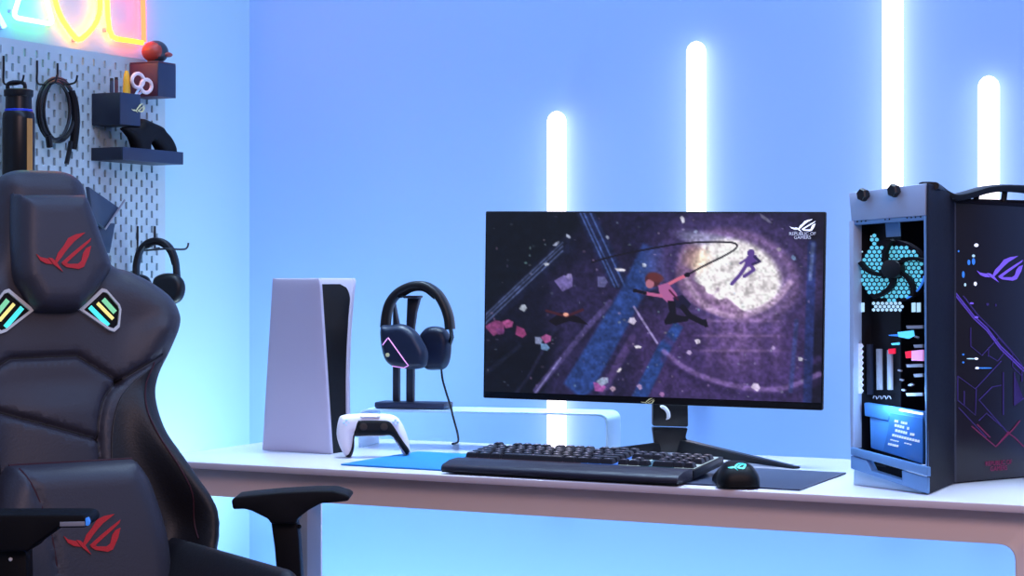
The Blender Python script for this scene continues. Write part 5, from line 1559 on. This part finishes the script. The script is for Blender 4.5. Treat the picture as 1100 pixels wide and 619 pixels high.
# black controller-like grip lying on the tray
xg = PF + 0.066
gp = [(131, 137), (146, 135), (151, 127.5), (162, 131.5), (172, 136), (175, 140), (181, 147), (186, 157), (187, 166), (187, 999), (171, 999), (170, 163), (164, 153), (160, 154), (159, 163), (159, 999), (145, 999), (144, 162), (140, 149)]
gy0 = pw(150, 161, xg)
zfl = bl['zb'] + 0.004
def g2(px, py):
    p = pw(px, min(py, 170), xg); return (p.y, zfl + 0.001 if py > 500 else p.z)
GP = [(a, max(b, zfl + 0.001)) for a, b in smooth_loop([g2(*p) for p in gp], 3)]
mnz = zfl + 0.0012
o = G().add(pad(GP, dome(0.016, 0.014), lambda u, v, n: Vector((xg + n, u, v - mnz + zfl + 0.0012)), 0.006, rr=0.012, backf=lambda U, V, D: -0.016 * np.sqrt(np.clip(1 - np.clip(1 - D / 0.014, 0, 1) ** 2, 0, 1)))).build('black_gamepad', M['black_matte'], origin=Vector((xg, gy0.y, zfl)), angle=60)
tag(o, 'black arched gamepad leaning on the long shallow tray', 'gamepad')
# slate folder with a wire clip, half hidden by the chair
xf_ = PF + 0.03
fo = thing('folder', 'tilted slate blue folder hanging on the pegboard behind the chair headrest', 'folder', pw(110, 225, xf_))
G().add(prism([pw(x, y, xf_) for x, y in [(95.5, 200.5), (128.5, 223.5), (114, 246), (100, 236)]], EX * -0.010, 0.0015)).build('cover', M['slate'], fo)
G().add(prism([pw(x, y, xf_ - 0.012) for x, y in [(108, 240), (124, 240), (118, 272), (100, 272)]], EX * -0.006, 0.001)).build('pocket', M['steel_blue'] if False else M['slate'], fo)
G().add(tube([pw(134, 215, xf_ + 0.002), pw(128, 224, xf_ + 0.002), pw(113, 246.5, xf_ + 0.002)], 0.0022, 8)).build('wire_edge', M['grey_print'], fo)
# headset on a double hook
xh = PF + 0.05
hk = thing('headset_hook', 'long black double wire hook holding the headset on the pegboard', 'hook', pw(157, 265, PF))
def hk_arm(px, name='arm'):
    p0 = pw(px, 243, PF + 0.002); p1 = pw(px, 268, PF + 0.002)
    return [p0, (p0 + p1) / 2, p1]
G().add(tube(catmull(hk_arm(148) + [pw(151, 269.5, PF + 0.03), pw(176, 267.5, PF + 0.142), pw(196, 268, PF + 0.168), pw(201, 266, PF + 0.174), pw(202.5, 261, PF + 0.176)], 6), 0.0022, 8)).build('arm', M['wire'], hk)
G().add(tube(catmull(hk_arm(166.5) + [pw(167.5, 267, PF + 0.02), pw(171, 266.5, PF + 0.05)], 6), 0.0022, 8)).build('arm', M['wire'], hk)
ph = thing('headset', 'black headset hanging from the double hook at the right of the pegboard', 'headset', pw(170, 290, xh))
pu = todir(0.97, -0.24); pn = todir(-0.24, -0.97)
PH = pw(172, 290, PF + 0.10)
def pfn(px, py, off): return on_plane(px, py, PH + pn * off, pn)
band2 = [(146.5, 300), (146.5, 285), (150, 271), (157, 262), (167, 258), (177, 261), (184, 268.5), (188.5, 281), (190, 296), (191, 305)]
headset(ph, pfn, pu, pn, band2, [([(165, 302), (170, 296), (180, 293.5), (190, 295), (197, 302), (198.5, 312), (195, 322), (187, 327), (174, 326), (166, 316)], 0.014, 0.03, 'black', [(190, 298, 0), (192, 304, 0.01)]), ([(138, 301), (143, 296), (152, 295), (160, 299), (162, 310), (158, 324), (146, 326), (139, 318)], -0.02, 0.03, 'black', [(146.5, 297, 0), (145, 303, -0.015)])], 0.006, 0.011)

# ------------------------------------------------------------------ neon symbols on the left wall
XN = XL + 0.016
def nw(px, py): return pw(px, py, XN)
cq0, cq1, cq2, cq3 = nw(-24, 30), nw(14, 21), nw(83, 5), nw(135, 20)
def neon(label, loops, name='neon_symbol'):
    o = nw(*loops[0][0][0])
    t = thing(name, label, 'neon sign', o, 0, 'neon symbols above the pegboard')
    for pts, m, closed in loops:
        P3 = [nw(*p) for p in pts]
        G().add(tube(P3, 0.0055, 10, closed)).build('neon_tube', M[m], t, angle=80)
    for p in (loops[0][0][0], loops[0][0][len(loops[0][0]) // 2]):
        q = nw(*p)
        G().add(box((XL + 0.0052, q.y, q.z), (0.0100, 0.008, 0.008), bev=0.001)).build('clip', M['white_plastic'], t)
    return t
def rounded(pts, r, n=5):
    out = []
    k = len(pts)
    for i in range(k):
        a, b, c = np.array(pts[i - 1], float), np.array(pts[i], float), np.array(pts[(i + 1) % k], float)
        u = (a - b) / np.linalg.norm(a - b); v = (c - b) / np.linalg.norm(c - b)
        for j in range(n + 1):
            t = j / n
            p = b + u * r * (1 - t) ** 2 + v * r * t ** 2
            out.append(tuple(p))
    return out
neon('blue neon cross above the pegboard, leftmost symbol at the photo edge', [([(5, 29), (-8, 4), (-22, -20), (-36, -44)], 'neon_blue', False), ([(-38, 23), (-22, -4), (-10, -24), (2, -46)], 'neon_blue', False)])
neon('green neon triangle above the pegboard', [(rounded([(14, 18.5), (57, 26), (36, -52)], 7), 'neon_green', True)])
circ = [(58 + 0, 0)]
C = [(84, 42.5)]
cpts = [(84, 42.5), (75, 33), (66, 19), (60, 3), (59, -14), (64, -30), (74, -40), (86, -42), (98, -33), (105, -16), (107.5, 0), (106.5, 15), (101, 28), (92, 38)]
sm_ = [(p.x, p.y) for p in catmull([Vector((a, b, 0)) for a, b in cpts], 3, True)]
neon('yellow neon ring above the pegboard', [(sm_, 'neon_yellow', True)])
neon('orange and red neon square above the highest box, rightmost symbol', [([(114.5, -18), (115, 0), (116, 20), (117.5, 32), (120.5, 39), (126, 42)], 'neon_yellow', False), ([(127, 42), (140, 43.8), (153, 46)], 'neon_orange', False), ([(154.5, 45), (154, 20), (153.5, 0), (153, -14)], 'neon_red', False), ([(152, -15), (134, -17), (116, -19)], 'neon_red', False)])

# ------------------------------------------------------------------ light
def area(name, loc, target, size, rgb, power, sizey=None):
    L = bpy.data.lights.new(name, 'AREA')
    L.energy = power; L.color = lin(rgb); L.size = size
    if sizey: L.shape = 'RECTANGLE'; L.size_y = sizey
    o = bpy.data.objects.new(name, L)
    COL.objects.link(o)
    o.location = loc
    o.rotation_euler = (Vector(target) - Vector(loc)).to_track_quat('-Z', 'Y').to_euler()
    return o
area('added_overhead_fill', (-0.9, 2.7, 2.75), (-0.9, 3.7, 1.2), 3.6, (150, 190, 255), 43, 0.7)  # unseen area light added overhead to brighten the back wall
area('wall_wash_strip', (-1.2, 3.90, 0.10), (-1.2, 4.1, 0.7), 3.2, (162, 198, 255), 18, 0.08)
area('corner_strip', (-2.50, 3.72, 0.40), (-2.766, 3.5, 1.0), 0.1, (215, 248, 250), 5, 0.5)
area('room_softbox', (0.6, 0.4, 2.5), (-1.4, 3.4, 0.8), 1.8, (255, 214, 216), 42, 1.2)
dl = area('added_desk_fill', (-1.4, 3.5, 2.7), (-1.4, 3.5, 0.7), 2.0, (196, 228, 255), 16, 0.3)  # no fixture here, light added to brighten the desktop
dl.data.spread = math.radians(50)
w = bpy.data.worlds.new('room_ambience'); scene.world = w; w.use_nodes = True
bg = w.node_tree.nodes['Background']
bg.inputs['Color'].default_value = (*lin((172, 188, 222)), 1)
bg.inputs['Strength'].default_value = 0.34

# ------------------------------------------------------------------ camera
cam = bpy.data.cameras.new('camera')
cam.sensor_width = 36; cam.sensor_fit = 'HORIZONTAL'
cam.lens = 36 * FPX / 1100
cam.shift_y = (HY - 309.5) / 1100
cam.clip_start = 0.05
co = bpy.data.objects.new('camera', cam)
COL.objects.link(co)
co.matrix_world = Matrix.Translation(EYE) @ Matrix((RT, UPV, -FW)).transposed().to_4x4()
scene.camera = co
scene.view_settings.view_transform = 'Standard'
scene.view_settings.look = 'None'
scene.view_settings.exposure = 0.0
scene.view_settings.gamma = 1.0
scene.view_settings.use_curve_mapping = False
